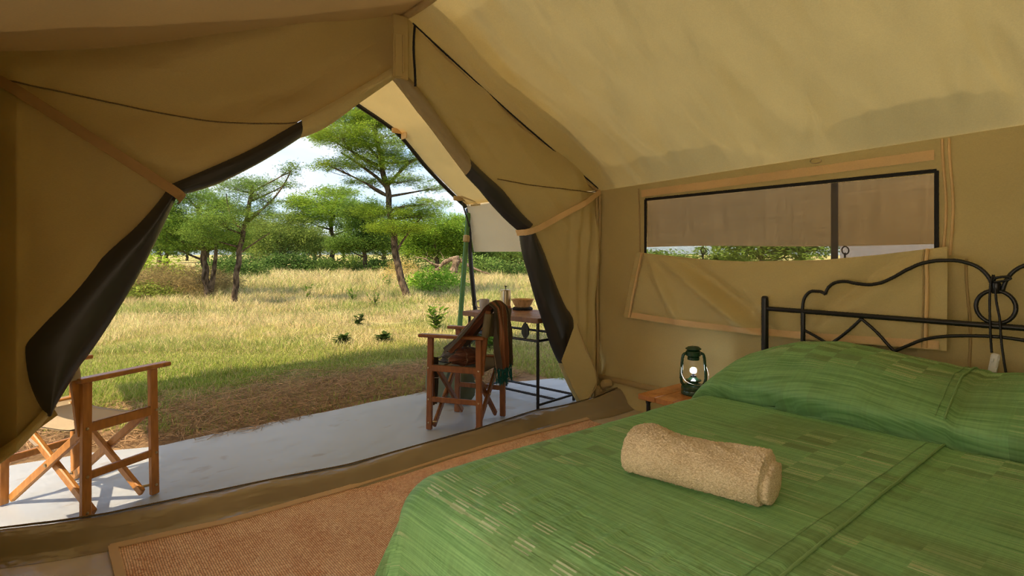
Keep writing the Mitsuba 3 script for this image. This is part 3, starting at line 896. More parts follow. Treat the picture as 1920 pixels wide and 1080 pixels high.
def bed_pt(a, b):
    """cloth coordinates a (along, -x to the foot) and b (across) to the draped surface"""
    qx = np.clip(a, BX0 + RC, BX1 - RC * 0)
    qy = np.clip(b, BY0 + RC, BY1 - RC)
    dx, dy = a - qx, b - qy
    e0 = np.hypot(dx, dy)
    nx, ny = np.where(e0 > 1e-6, dx / np.maximum(e0, 1e-6), 0), np.where(e0 > 1e-6, dy / np.maximum(e0, 1e-6), 0)
    Rr = 0.17                                            # roundness of the mattress edge
    e = np.minimum(e0, 0.72)
    th = np.clip(e / Rr, 0, PI / 2 * 0.93)
    ext = np.maximum(e - Rr * PI / 2 * 0.93, 0)
    out = Rr * np.sin(th) + ext * math.cos(PI / 2 * 0.93) * 2.0
    down = Rr * (1 - np.cos(th)) + ext * 0.97
    px = np.arctan2(ny, nx)
    arc = a * (np.abs(ny)) + b * np.abs(nx) + 0.5 * px
    fold = np.clip(ext / 0.35, 0, 1) * (0.042 * np.sin(arc * 13 + 1.0) + 0.06 * N2(arc, arc * 0, 2.5, 0, 1, 4))
    out = out + fold + 0.03 * np.clip(ext / 0.3, 0, 1)
    X, Y = qx + nx * out, qy + ny * out
    Z = BZ - down + pillow_h(X, Y) * np.clip(1 - down / 0.4, 0, 1)
    top = np.clip(1 - e / 0.1, 0, 1)
    Z = Z + top * (0.020 * N2(X, Y, 3.0, 0.9, 2.0, 3) + 0.008 * N2(a, b, 12, 1.2, 4, 9) + 0.004 * N2(a, b, 30, 1.4, 3, 10))
    # small puckers and a few sharp creases toward the foot corner
    Z = Z + 0.010 * np.exp(-(((X + 2.28 + 0.5 * (Y + 1.95)) / 0.018) ** 2)) * np.exp(-(((Y + 1.97) / 0.10) ** 2)) + 0.007 * np.exp(-(((Y + 1.60 + 0.05 * (X + 2))) / 0.012) ** 2) * np.exp(-((X + 1.98) / 0.22) ** 2)
    Z = Z + 0.011 * np.clip((Y + 2.707) / 0.012, 0, 1) * top * np.clip((X + 2.7) * 4, 0, 1)
    pk = np.exp(-((a + 2.52) / 0.07) ** 2) * np.clip(np.cos((b + 1.885) * 2 * PI / 0.15) * 4, 0, 1)
    Z = Z + 0.0035 * pk * np.sin(b * 2 * PI / 0.05) * np.exp(-np.maximum(e - 0.25, 0) * 9)
    gut = np.exp(-(((a + 0.972 - 0.02 * np.sin(b * 6)) / 0.018) ** 2)) * np.clip((-1.60 - b) * 8, 0, 1)
    Z = Z - 0.028 * gut
    pil = np.clip(pillow_h(X, Y) / 0.1, 0, 1)
    X = X - 0.075 * np.sin(PI * np.clip(pillow_h(X, Y) / 0.17, 0, 1)) * np.clip(1 - (X + 0.95) / 0.25, 0, 1) * np.clip(1 - down / 0.2, 0, 1)
    Z = Z + pil * (0.035 * N2(X, Y, 4.5, 1.1, 1.8, 15) + 0.015 * N2(X, Y, 11, 0.4, 2.5, 18))
    return np.stack([X, Y, np.maximum(Z, 0.035)], -1)


def cloth_part(a0, a1, b0, b1, step):
    na, nb = int((a1 - a0) / step) + 2, int((b1 - b0) / step) + 2
    A, B = np.meshgrid(np.linspace(a0, a1, na), np.linspace(b0, b1, nb), indexing='ij')
    m = grid(na, nb, lambda u, v: bed_pt(a0 + (a1 - a0) * u, b0 + (b1 - b0) * v))
    return m, np.stack([A.ravel(), B.ravel()], -1)


bed = thing('bed', 'double bed with a black wrought iron headboard against the tent wall', 'bed')
m, uv = cloth_part(BX0 - 0.52, BX1, BY0 - 0.40, BY1 + 0.52, 0.0125)
sp = thing('bedspread', 'green handwoven checked bedspread covering the bed and its pillows', 'bedspread')
add(sp + '__cloth', m, 'm_spread', True, uv=uv)
solid('m_hem_green', (0.20, 0.35, 0.14), 0.7, 0.3)


def bedline(pts, dz=0.004, n=160):
    P = polypath(pts, n)
    q = bed_pt(P[:, 0], P[:, 1]); q[:, 2] += dz
    return q


for off, r in ((0.0, 0.005), (0.05, 0.0010),):
    add(sp + '__seam', tube(bedline([(-3.0, -2.715 + off), (-2.2, -2.705 + off), (-0.955, -2.692 + off)], 0.003), r, 6), 'm_hem_green', True)
for off, r in ((0.0, 0.005), (0.03, 0.0014)):
    add(sp + '__seam', tube(bedline([(-0.90, -2.685 + off), (-0.6, -2.665 + off), (-0.14, -2.635 + off)], 0.004), r, 6), 'm_hem_green', True)
solid('m_mattress', (0.55, 0.52, 0.45), 0.8)
add(bed + '__mattress', rbox(BX1 - BX0 - 0.26, BY1 - BY0 - 0.30, 0.20, 0.05, ((BX0 + BX1) / 2, (BY0 + BY1) / 2, 0.335)), 'm_mattress')
add(bed + '__frame', rbox(BX1 - BX0 - 0.30, BY1 - BY0 - 0.40, 0.06, 0.01, ((BX0 + BX1) / 2, (BY0 + BY1) / 2, 0.205)), 'm_black_steel')
for xx_ in (BX0 + 0.35, BX1 - 0.25):
    for yy_ in (BY0 + 0.4, BY1 - 0.4):
        add(bed + '__leg', tube([(xx_, yy_, 0.02), (xx_, yy_, 0.18)], 0.025, 10), 'm_black_steel', True)
HX = -0.12
YC = -2.70                                                 # middle of the headboard


def hb(pts, n=40, sm=True):
    p = [(HX, y, z) for y, z in pts]
    return smoothpath(p, n) if sm else np.array(p, float)


def mir(pts):
    return [(2 * YC - y, z) for y, z in pts]


hd = bed + '__headboard'
post = [(0.001, 0), (0.0215, 0), (0.0215, 0.945), (0.019, 0.955), (0.013, 0.961), (0.001, 0.963)]
add(hd, tube(hb([(-1.56, 0.897), (2 * YC + 1.56, 0.897)], 2, False), 0.0145, 10), 'm_black_steel', True)
for y in (-1.548, 2 * YC + 1.548):
    add(hd + '__post', lathe(post, 16, (HX, y, 0.015)), 'm_black_steel', 40)
for y in (-1.785, 2 * YC + 1.785):
    add(hd + '__upright', tube(hb([(y, 0.45), (y, 0.90)], 2, False), 0.014, 8), 'm_black_steel', True)
T1_ = [(-1.782, 0.905), (-1.786, 0.951), (-1.805, 0.997), (-1.843, 1.023), (-1.879, 1.023), (-1.913, 1.008)]
T2_ = [(-1.913, 1.008), (-1.933, 1.052), (-1.977, 1.082), (-2.02, 1.088), (-2.079, 1.078), (-2.137, 1.074), (-2.192, 1.084), (-2.254, 1.115), (-2.329, 1.165), (-2.401, 1.20), (-2.47, 1.213), (-2.524, 1.214), (-2.582, 1.202), (-2.627, 1.179), (-2.658, 1.144), (-2.673, 1.113), (-2.684, 1.065)]
V1_ = [(-1.796, 0.781), (-1.87, 0.747), (-1.933, 0.712)]
V2_ = [(-1.933, 0.712), (-2.012, 0.78), (-2.104, 0.880)]
V3_ = [(-2.104, 0.880), (-2.176, 0.817), (-2.269, 0.715), (-2.30, 0.69)]
V4_ = [(-2.262, 0.715), (-2.329, 0.757), (-2.401, 0.798), (-2.49, 0.824), (-2.576, 0.837), (-2.70, 0.846)]
for side in (lambda q: q, mir):
    for c_ in (T1_, T2_):
        add(hd + '__scroll', tube(hb(side(c_), 60), 0.0095, 8), 'm_black_steel', True)
    for c_ in (V1_, V2_, V3_, V4_):
        add(hd + '__scroll', tube(hb(side(c_), 24), 0.0085, 8), 'm_black_steel', True)
add(hd + '__ring', ring((HX, -2.690, 0.990), 0.075, 0.0095, (1, 0, 0), 36, 8, 1.0, 1.06), 'm_black_steel', True)
add(hd + '__finial', [lathe([(0.001, 0), (0.016, 0.0), (0.020, 0.05), (0.001, 0.06)], 12, (HX, -2.692, 1.055)), tube(smoothpath([(HX, -2.676, 1.10), (HX - 0.02, -2.70, 1.133), (HX - 0.03, -2.742, 1.139), (HX - 0.03, -2.752, 1.131), (HX - 0.03, -2.735, 1.122), (HX - 0.02, -2.69, 1.112)], 24), 0.006, 6)], 'm_black_steel', True)

c_ = thing('lamp_cable', 'black electric cable with a white inline switch hung over the iron headboard', 'cable')
add(c_ + '__wire', tube(smoothpath([(HX - 0.015, -2.6785, 0.768), (HX - 0.018, -2.674, 0.87), (HX - 0.018, -2.671, 1.01), (HX - 0.016, -2.674, 1.10), (HX, -2.682, 1.145), (HX - 0.012, -2.690, 1.10), (HX - 0.018, -2.696, 1.02), (HX - 0.018, -2.709, 0.93), (HX - 0.018, -2.714, 0.84), (HX - 0.02, -2.735, 0.66)], 80), 0.0052, 8), 'm_cable', True)
Rs = np.array([[1, 0, 0], [0, math.cos(0.16), -math.sin(0.16)], [0, math.sin(0.16), math.cos(0.16)]])
add(c_ + '__switch', [rbox(0.026, 0.034, 0.105, 0.007, (HX - 0.022, -2.688, 0.715), Rs), rbox(0.010, 0.014, 0.020, 0.003, (HX - 0.037, -2.684, 0.735), Rs), rbox(0.004, 0.018, 0.022, 0.001, (HX - 0.036, -2.692, 0.690), Rs)], 'm_white_plastic')

# ------------------------------------------------------------------ towel
def towel():
    A, B = np.array([-2.205, -2.085, 0]), np.array([-2.115, -2.530, 0])
    d = (B - A) / np.linalg.norm(B - A); n = np.array([-d[1], d[0], 0])
    L = np.linalg.norm(B - A)
    c0 = A + n * 0.104

    def sec(s, th, a, b, seed):
        sx, sz = np.sign(np.cos(th)) * np.abs(np.cos(th)) ** 0.85, np.sign(np.sin(th)) * np.abs(np.sin(th)) ** 0.92
        X = a * sx + 0.012 * sz
        Z = b * sz
        P = c0 + d * (L * s)[..., None] + n * X[..., None] + np.array([0, 0, 1.0]) * (Z + 0.507 + b)[..., None]
        big = (0.045 * N2(s * 3, th * 0.9, 1.3, 0.7, 2.0, seed, 3) - 0.016 * ridged(s * 3, th, 0.9, 0.9, 2.5, seed + 9)) * np.clip(np.sin(th) + 0.55, 0, 1)
        ter = 0.0075 * (meshkit.noise(P * 260, seed + 3) - 0.5) + 0.004 * (meshkit.noise(P * 95, seed + 5) - 0.5)
        r = np.stack([np.cos(th) * 1.0, np.sin(th)], -1)
        return P + (n * r[..., :1] + np.array([0, 0, 1.0]) * r[..., 1:]) * (big + ter)[..., None]

    def body(u, v):
        e = 0.018
        k = np.clip(np.minimum(u, 1 - u) / 0.045, 0, 1)
        rr = np.where((u < 0.02) | (u > 0.98), 0.55 + 0.45 * np.sqrt(np.clip(k, 0, 1)), np.sqrt(np.clip(1 - (1 - k) ** 2 * 0.35, 0, 1)))
        th = v * 2 * PI
        s = np.clip(u, 0.0, 1.0)
        P = sec(s, th, 0.106, 0.078, 3)
        cc = c0 + d * (L * s)[..., None] + np.array([0, 0, 0.585])
        Q = cc + (P - cc) * rr[..., None]
        Q[..., 2] = np.maximum(Q[..., 2], 0.5065 + 0.002 * np.sin(s * 40))
        return Q
    us = 420
    m1 = grid(us, 340, body)
    # the inner winding showing at both ends
    def inner(u, v):
        th = v * 2 * PI
        s = -0.012 + (1.048 + 0.012) * u
        k = np.clip(np.minimum(u, 1 - u) / 0.02, 0, 1)
        P = sec(s, th, 0.082, 0.060, 8)
        P[..., 2] += 0.008
        cc = c0 + d * (L * s)[..., None] + np.array([0, 0, 0.567])
        return cc + (P - cc) * (0.02 + 0.98 * np.sqrt(k))[..., None]
    return m1, grid(120, 160, inner)


t = thing('towel', 'beige terry bath towel rolled up and lying on the green bedspread', 'towel')
a_, b_ = towel()
add(t + '__outer_layer', a_, 'm_terry', True)
add(t + '__inner_roll', b_, 'm_terry', True)

# ------------------------------------------------------------------ bedside table and lantern
t = thing('bedside_table', 'low wooden bedside table with black metal legs between wall and bed', 'table')
for k in range(3):
    add(t + '__plank', rbox(0.50, 0.138, 0.036, 0.004, (-0.315, -0.955 - 0.142 * k, 0.275)), 'm_night')
for y in (-0.94, -1.28):
    for x in (-0.52, -0.10):
        add(t + '__leg', rbox(0.022, 0.022, 0.255, 0.003, (x, y, 0.128)), 'm_black_steel')
    add(t + '__rail', rbox(0.46, 0.020, 0.022, 0.003, (-0.31, y, 0.245)), 'm_black_steel')
LX, LY, LZ = -0.285, -1.135, 0.2935
solid('m_lantern', (0.010, 0.050, 0.020), 0.25, 0.6, clearcoat=0.6)
mat('m_glass', {'type': 'thindielectric', 'int_ior': 1.12})
t = thing('hurricane_lantern', 'dark green hurricane lantern with a lit white bulb on the bedside table', 'lantern')
L0 = (LX, LY, LZ)
add(t + '__tank', lathe([(0.001, 0), (0.074, 0), (0.080, 0.006), (0.081, 0.02), (0.078, 0.03), (0.081, 0.036), (0.080, 0.052), (0.066, 0.066), (0.040, 0.074), (0.036, 0.08), (0.001, 0.08)], 36, L0), 'm_lantern', 35)
add(t + '__burner', lathe([(0.001, 0.074), (0.030, 0.076), (0.032, 0.088), (0.050, 0.092), (0.052, 0.098), (0.034, 0.104), (0.020, 0.118), (0.001, 0.118)], 28, L0), 'm_lantern', 35)
add(t + '__globe', lathe([(0.036, 0.106), (0.050, 0.118), (0.057, 0.138), (0.056, 0.160), (0.046, 0.195), (0.038, 0.222), (0.036, 0.236)], 32, L0), 'm_glass', True)
add(t + '__chimney', lathe([(0.001, 0.236), (0.039, 0.234), (0.039, 0.252), (0.034, 0.256), (0.048, 0.262), (0.049, 0.290), (0.044, 0.297), (0.030, 0.302), (0.028, 0.307), (0.052, 0.306), (0.052, 0.310), (0.036, 0.322), (0.012, 0.327), (0.001, 0.327)], 32, L0), 'm_lantern', 35)
ax = RGT
for s in (-1, 1):
    P = [np.array(L0) + ax * s * k + np.array([0, 0, z]) for k, z in ((0.064, 0.060), (0.080, 0.085), (0.084, 0.12), (0.079, 0.19), (0.074, 0.245), (0.066, 0.270), (0.046, 0.279))]
    add(t + '__side_tube', tube(smoothpath(P, 30), 0.0095, 10), 'm_lantern', True)
P = [np.array(L0) + ax * s + np.array([0, 0, z]) - FWD * o for s, z, o in ((-0.083, 0.19, 0.006), (-0.092, 0.15, 0.03), (-0.07, 0.10, 0.075), (0.0, 0.082, 0.10), (0.07, 0.10, 0.075), (0.092, 0.15, 0.03), (0.083, 0.19, 0.006))]
add(t + '__bail_handle', tube(smoothpath(P, 40), 0.0022, 6), 'm_steel', True)
b_ = lathe([(0.001, 0.140), (0.010, 0.141), (0.019, 0.147), (0.0235, 0.158), (0.0225, 0.169), (0.016, 0.178), (0.008, 0.182), (0.001, 0.183)], 24, L0)
scene[num(t + '__bulb')] = {**mikit.ply(b_, 'm_white_plastic', True), 'emitter': {'type': 'area', 'radiance': rgb(5.5, 5.9, 6.2)}}
add(t + '__bulb_stem', tube([np.array(L0) + [0, 0, 0.112], np.array(L0) + [0, 0, 0.1395]], 0.007, 10), 'm_black_steel', True)
add(t + '__socket', lathe([(0.001, 0.118), (0.018, 0.118), (0.018, 0.128), (0.001, 0.128)], 16, L0), 'm_black_steel', 35)

# ------------------------------------------------------------------ director's chairs
solid('m_seat_canvas', (0.42, 0.35, 0.25), 0.85, 0.2)
solid('m_seat_olive', (0.16, 0.13, 0.075), 0.85, 0.2)
solid('m_strap_grey', (0.45, 0.42, 0.36), 0.7)


def director_chair(name_label, cat, loc, ang, hw, hd_, woodm, clothm, post_top=0.90, group=None):
    t = thing('director_chair', name_label, cat, group)
    R = rotz(ang)

    def put(key, m, b, smooth=30):
        return add(t + '__' + key, xf(m, R, loc), b, smooth)
    th, wd = 0.026, 0.042
    for s in (1, -1):
        y = s * hw
        put('front_leg', beam((hd_, y, 0.0), (hd_ - 0.012, y, 0.648), wd, th, (1, 0, 0)), woodm)
        put('back_leg', beam((-hd_, y, 0.0), (-hd_ + 0.004, y, 0.648), wd, th, (1, 0, 0)), woodm)
        put('back_post', beam((-hd_ - 0.004, y - s * 0.024, 0.40), (-hd_ - 0.055, y - s * 0.024, post_top), 0.036, 0.022, (1, 0, 0)), woodm)
        put('armrest', rbox(2 * hd_ + 0.115, 0.058, 0.022, 0.005, (0.018, y, 0.659)), woodm)
        put('seat_rail', beam((-hd_, y, 0.435), (hd_, y, 0.435), 0.024, 0.046, (0, 1, 0), 0.004), woodm)
        put('stretcher', beam((-hd_, y, 0.215), (hd_, y, 0.215), 0.020, 0.036, (0, 1, 0), 0.004), woodm)
        put('foot_pin', tube([(hd_ - 0.045, y - s * 0.03, 0.05), (hd_ - 0.012, y - s * 0.012, 0.05)], 0.007, 8), 'm_brass', True)
        for zb in (0.05, 0.215, 0.435):
            for xb in (hd_, -hd_):
                q = lathe([(0.001, 0), (0.0075, 0), (0.006, 0.004), (0.001, 0.005)], 10)
                q = xf(q, np.array([[1, 0, 0], [0, 0, s], [0, -s, 0.0]]), (xb, y + s * th / 2, zb))
                put('bolt', q, 'm_brass', 40)
    for xo, o in ((hd_ - 0.038, 0.013), (-hd_ + 0.038, -0.013)):
        put('cross_leg', beam((xo + o, hw - 0.035, 0.035), (xo + o, -hw + 0.04, 0.415), 0.024, 0.040, (1, 0, 0), 0.005, 0.02), woodm)
        put('cross_leg', beam((xo - o, -hw + 0.035, 0.035), (xo - o, hw - 0.04, 0.415), 0.024, 0.040, (1, 0, 0), 0.005, 0.02), woodm)
        q = lathe([(0.001, 0), (0.009, 0), (0.007, 0.006), (0.001, 0.007)], 10)
        sgn = 1 if o > 0 else -1
        put('bolt', xf(q, np.array([[0, 0, sgn], [0, 1, 0], [-sgn, 0, 0.0]]), (xo + sgn * 0.025, 0, 0.225)), 'm_brass', 40)
        put('brace_strap', ribbon([(xo, hw - 0.02, 0.36), (xo, hw - 0.12, 0.34), (xo, hw - 0.2, 0.30)], (1, 0, 0), 0.022, 0.003), 'm_strap_grey', False)

    def seat(u, v):
        x = -hd_ + 0.01 + (2 * hd_ - 0.02) * u; y = (hw + 0.012) * (2 * v - 1)
        return np.stack([x, y, 0.462 - 0.055 * (1 - (2 * v - 1) ** 4) + 0.006 * N2(x, y, 9, 0, 1, 2)], -1)
    s_ = grid(24, 24, seat)
    s2 = (s_[0] - [0, 0, 0.006], s_[1])
    put('seat', [s_, s2], clothm, True)
    put('seat_edge', ribbon([(hd_ - 0.01, (hw) * k, 0.459 - 0.055 * (1 - k ** 4)) for k in np.linspace(-1, 1, 20)], (0, 0, 1), 0.02, 0.008), clothm, True)

    def back(u, v):
        z = 0.665 + (post_top - 0.02 - 0.665) * u; y = (hw - 0.005) * (2 * v - 1)
        x = -hd_ - 0.016 - 0.05 * (z - 0.4) / 0.5 - 0.035 * (1 - (2 * v - 1) ** 2)
        return np.stack([x, y, z], -1)
    b = grid(14, 24, back)
    put('backrest', [b, (b[0] + R.T @ np.array([0, 0, 0]) + [0.006, 0, 0], b[1])], clothm, True)
    for s in (-1, 1):
        put('back_sleeve', tube([(-hd_ - 0.033, s * (hw - 0.024), 0.665), (-hd_ - 0.054, s * (hw - 0.024), post_top - 0.02)], 0.026, 10), clothm, True)
    return t, R, np.array(loc)


director_chair('wooden director chair with pale canvas seat, partly hidden by the left door flap', 'chair', (-3.548, 0.262, 0.012), math.radians(31), 0.295, 0.17, 'm_teak_lit', 'm_seat_canvas')
chR, RR, CL = director_chair('wooden director chair with a rust brown shawl draped over its back', 'chair', (-1.300, 0.085, 0.012), math.radians(121.6), 0.235, 0.19, 'm_teak', 'm_seat_olive', 0.845)

# shawl over the right chair
def shawl_c(p, n, uv):
    s = uv.x
    st = smoothstep(0.50, 0.62, noise(s * 9, 0, 3)) * smoothstep(0.4, 0.6, noise(s * 23, 1, 5))
    c = mix((0.105, 0.036, 0.018), (0.30, 0.125, 0.066), fbm(uv.x * 6, uv.y * 5, 0, 3))
    c = mix(c, mi.Color3f(0.045, 0.050, 0.036), smoothstep(0.52, 0.6, noise(s * 6.5, 4, 1)) * 0.85)
    fr = s * 7 - dr.floor(s * 7)
    line = smoothstep(0.46, 0.5, fr) * smoothstep(0.56, 0.52, fr)
    return mix(c, mi.Color3f(0.36, 0.27, 0.17), line * 0.65)


solid('m_shawl', proc(shawl_c), 0.85, 0.15, sheen=0.4)
solid('m_fringe', (0.012, 0.085, 0.080), 0.9, 0.1)
sh = thing('shawl', 'rust brown striped shawl with teal fringe draped over the director chair', 'shawl')
xb = -0.185


def drape(u, v):
    """v: from the seat in front, over the chair back, down behind; u across"""
    k = np.array([0.0, 0.22, 0.44, 0.52, 0.60, 0.80, 1.0])
    px = np.interp(v, k, [0.06, -0.06, -0.215, -0.250, -0.285, -0.305, -0.300])
    pz = np.interp(v, k, [0.56, 0.67, 0.855, 0.890, 0.855, 0.65, 0.44])
    w = np.interp(v, k, [0.40, 0.36, 0.30, 0.30, 0.30, 0.27, 0.22])
    c = np.interp(v, k, [0.10, 0.12, 0.10, 0.085, 0.07, 0.06, 0.05])
    a = (u - 0.5)
    fold = (0.030 * np.sin(a * 21 + 3 * v) + 0.014 * np.sin(a * 43 + 6 * v)) * np.clip(0.25 + 1.4 * np.abs(v - 0.5), 0, 0.9) + 0.03 * N2(a * 2, v * 2, 3, 0.4, 2, 3)
    nx = np.where(v > 0.52, -1.0, 0.7)
    y = c + w * a * (1 + 0.1 * np.sin(v * 9)) + 0.01 * np.sin(v * 20 + a * 9)
    x = px + nx * fold
    z = pz + np.where(v < 0.5, 0.6 * fold, 0) + 0.02 * np.cos(a * 3.0) * np.exp(-((v - 0.52) / 0.1) ** 2) - 0.01 * np.abs(np.sin(a * 20)) * (v > 0.95)
    return np.stack([x, y, z], -1)


U_, V_ = np.meshgrid(np.linspace(0, 1, 70), np.linspace(0, 1, 110), indexing='ij')
m = grid(70, 110, drape)
add(sh + '__drape', xf(m, RR, CL), 'm_shawl', True, uv=np.stack([U_.ravel(), V_.ravel()], -1))


def bunch(u, v):
    th, ph = u * 2 * PI, (v - 0.5) * PI
    r = 1 + 0.55 * (meshkit.fbm(np.stack([np.cos(th) * np.cos(ph) * 1.8, np.sin(th) * np.cos(ph) * 1.8, np.sin(ph) * 3.2], -1), 4, 5) - 0.5)
    f = 1 - 0.20 * np.clip(1 - np.abs(N2(u * 3, v * 3, 2.4, 0.6, 2.6, 7, 2)) * 8, 0, 1)
    return np.stack([0.02 + 0.155 * r * f * np.cos(th) * np.cos(ph), 0.03 + 0.185 * r * f * np.sin(th) * np.cos(ph), np.maximum(0.49 + 0.062 * r * f * np.sin(ph), 0.425)], -1)


U_, V_ = np.meshgrid(np.linspace(0, 1, 90), np.linspace(0, 1, 60), indexing='ij')
add(sh + '__bunch', xf(grid(90, 60, bunch), RR, CL), 'm_shawl', True, uv=np.stack([U_.ravel(), V_.ravel() * 2], -1))
fr = []
for k in range(64):
    u0 = np.array([RNG.uniform(0.02, 0.98)]); p0 = drape(u0, np.array([0.99]))[0]
    dx, dy = RNG.normal(0, 0.018, 2)
    fr.append(tube(smoothpath([p0, p0 + [dx * 0.4, dy * 0.5, -0.05], p0 + [dx, dy, -0.10 - 0.03 * RNG.random()]], 6), 0.0022, 4))
k_ = add(sh + '__fringe', xf(join(fr), RR, CL), 'm_fringe', False)
tag(k_, 'teal tasselled fringe', kind='stuff')
# the other end hanging from the seat's front on the far side
def tail(u, v):
    a = u - 0.5
    return np.stack([0.205 + 0.012 * np.sin(a * 18 + v * 3), 0.13 + 0.10 * a, 0.49 - 0.34 * v - 0.02 * np.abs(a)], -1)


U_, V_ = np.meshgrid(np.linspace(0, 1, 24), np.linspace(0, 1, 30), indexing='ij')
add(sh + '__tail', xf(grid(24, 30, tail), RR, CL), 'm_shawl', True, uv=np.stack([U_.ravel() * 0.4, V_.ravel()], -1))

# ------------------------------------------------------------------ table with its things
TA = math.radians(8)
TR = rotz(TA)
TO = np.array([-0.715, -0.035, 0.012])                       # near left leg


def tp(x, y, z): return TR @ np.array([x, y, z]) + TO


t = thing('camp_table', 'wooden table on a black steel frame under the awning', 'table')
for k in range(4):
    add(t + '__board', xf(rbox(0.128, 0.86, 0.040, 0.004, (-0.040 + 0.065 + 0.130 * k, 0.40, 0.713)), TR, TO), 'm_table')
for x, y in ((0, 0), (0.47, 0), (0.47, 0.78), (0, 0.78)):
    add(t + '__leg', xf(tube([(x, y, 0.0), (x, y, 0.693)], 0.0125, 10), TR, TO), 'm_black_steel', True)
for a, b in (((0, 0, 0.05), (0.47, 0, 0.05)), ((0, 0.78, 0.05), (0.47, 0.78, 0.05)), ((0.47, 0, 0.05), (0.47, 0.78, 0.05)), ((0.235, 0, 0.05), (0.235, 0.78, 0.05)),
             ((0, 0, 0.55), (0, 0.78, 0.55)), ((0, 0, 0.55), (0.47, 0, 0.55)), ((0.47, 0, 0.55), (0.47, 0.78, 0.55)), ((0, 0.78, 0.55), (0.47, 0.78, 0.55))):
    add(t + '__rail', xf(tube([a, b], 0.0105, 8), TR, TO), 'm_black_steel', True)
oct_ = lathe([(0.001, -0.005), (0.040, -0.005), (0.040, 0.005), (0.001, 0.005)], 8)
Ro = np.array([[0, 0, 1.0], [1, 0, 0], [0, 1, 0]]) @ rotz(PI / 8)
for y in (0.13,):
    v_, f_ = xf(oct_, Ro); v_[:, 2] *= 1.55
    add(t + '__ornament', [xf((v_, f_), TR, tp(0.0, y, 0.622)), xf(tube([(0, y, 0.55), (0, y, 0.69)], 0.008, 6), TR, TO)], 'm_black_steel', False)
TZ = TO[2] + 0.7335
solid('m_mug', (0.42, 0.40, 0.38), 0.4)
m_ = thing('mug', 'pale grey mug on the far left corner of the camp table', 'mug')
mx, my = -0.690, 0.700
add(m_ + '__body', lathe([(0.001, 0.004), (0.030, 0.0), (0.036, 0.012), (0.044, 0.045), (0.046, 0.098), (0.042, 0.100), (0.040, 0.05), (0.001, 0.012)], 26, (mx, my, TZ)), 'm_mug', 40)
P = [np.array([mx, my, TZ]) - RGT * k + np.array([0, 0, z]) for k, z in ((0.043, 0.085), (0.066, 0.080), (0.072, 0.055), (0.060, 0.028), (0.040, 0.022))]
add(m_ + '__handle', tube(smoothpath(P, 20), 0.006, 8), 'm_mug', True)
m_ = thing('coffee_press', 'steel and glass coffee press standing on the camp table', 'coffee press')
cx_, cy_ = -0.475, 0.665
add(m_ + '__pot', lathe([(0.001, 0), (0.044, 0), (0.044, 0.165), (0.047, 0.172), (0.045, 0.176), (0.001, 0.178)], 28, (cx_, cy_, TZ)), mat('m_press', {'type': 'twosided', 'bsdf': {'type': 'principled', 'base_color': rgb(0.66, 0.58, 0.40), 'metallic': 0.85, 'roughness': 0.26}}), 35)
for a in (0.4, 2.0, 3.6, 5.2):
    add(m_ + '__band', rbox(0.012, 0.003, 0.17, 0.001, (0.0455 * math.cos(a) + cx_, 0.0455 * math.sin(a) + cy_, TZ + 0.085), rotz(a + PI / 2)), 'm_steel')
add(m_ + '__plunger', [lathe([(0.001, 0.176), (0.004, 0.177), (0.004, 0.20), (0.014, 0.203), (0.016, 0.208), (0.001, 0.213)], 14, (cx_, cy_, TZ))], 'm_black_steel', 40)
def straw(p, n, uv):
    a = dr.atan2(p.y - 0.53, p.x + 0.36) * 9
    return mix((0.40, 0.22, 0.075), (0.72, 0.48, 0.24), noise(a * 2.2, p.z * 30) * 0.8 + 0.2 * noise(p.z * 200))
solid('m_straw', proc(straw), 0.7)
m_ = thing('straw_bowl', 'woven straw bowl on a dark base at the right side of the camp table', 'bowl')
hx, hy = -0.385, 0.535
add(m_ + '__bowl', lathe([(0.001, 0.024), (0.062, 0.022), (0.078, 0.045), (0.098, 0.088), (0.104, 0.094), (0.095, 0.092), (0.074, 0.05), (0.001, 0.03)], 32, (hx, hy, TZ)), 'm_straw', 50)
add(m_ + '__base', lathe([(0.001, 0.0), (0.088, 0.0), (0.092, 0.012), (0.080, 0.024), (0.001, 0.026)], 32, (hx, hy, TZ)), 'm_black_tape', 40)

# ------------------------------------------------------------------ duffel bag behind the chair
solid('m_bag', proc(lambda p, n, uv: mix((0.085, 0.10, 0.060), (0.15, 0.165, 0.105), fbm(p.x * 9, p.y * 9, p.z * 9, 3))), 0.8, 0.2)
bg = thing('duffel_bag', 'olive green canvas duffel bag standing behind the shawl draped chair', 'bag')


def bag(u, v):
    th = v * 2 * PI
    s = u * 2 - 1
    k = np.clip(1 - np.abs(s) ** 6, 0, 1) ** 0.35
    ex = lambda c, e: np.sign(c) * np.abs(c) ** e
    X = 0.125 * ex(np.cos(th), 0.6) * (0.9 - 0.12 * np.sin(th)) * k
    Z = 0.150 * ex(np.sin(th), 0.7) * k
    Y = 0.25 * s
    n = 0.018 * N2(Y, th, 2.5, 0.5, 1.5, 4)
    return np.stack([X * (1 + 2 * n), Y, np.maximum(Z + n, -0.148)], -1)


RB = rotz(0.10)
BC = (-1.05, 0.70, 0.165)
add(bg + '__body', xf(grid(60, 60, bag), RB, BC), 'm_bag', True)
for y in (-0.10, 0.10):
    p = smoothpath([(-0.131, y, -0.12), (-0.135, y, 0.03), (-0.10, y, 0.14), (-0.04, y, 0.20), (0.02, y * 0.6, 0.205), (0.10, y, 0.14), (0.135, y, 0.03), (0.131, y, -0.12)], 50)
    add(bg + '__handle', xf(ribbon(p, (0, 1, 0), 0.03, 0.006), RB, BC), 'm_bag', False)
add(bg + '__zip', xf(tube([(0, -0.21, 0.152), (0, 0.0, 0.160), (0, 0.21, 0.152)], 0.006, 6), RB, BC), 'm_black_tape', True)

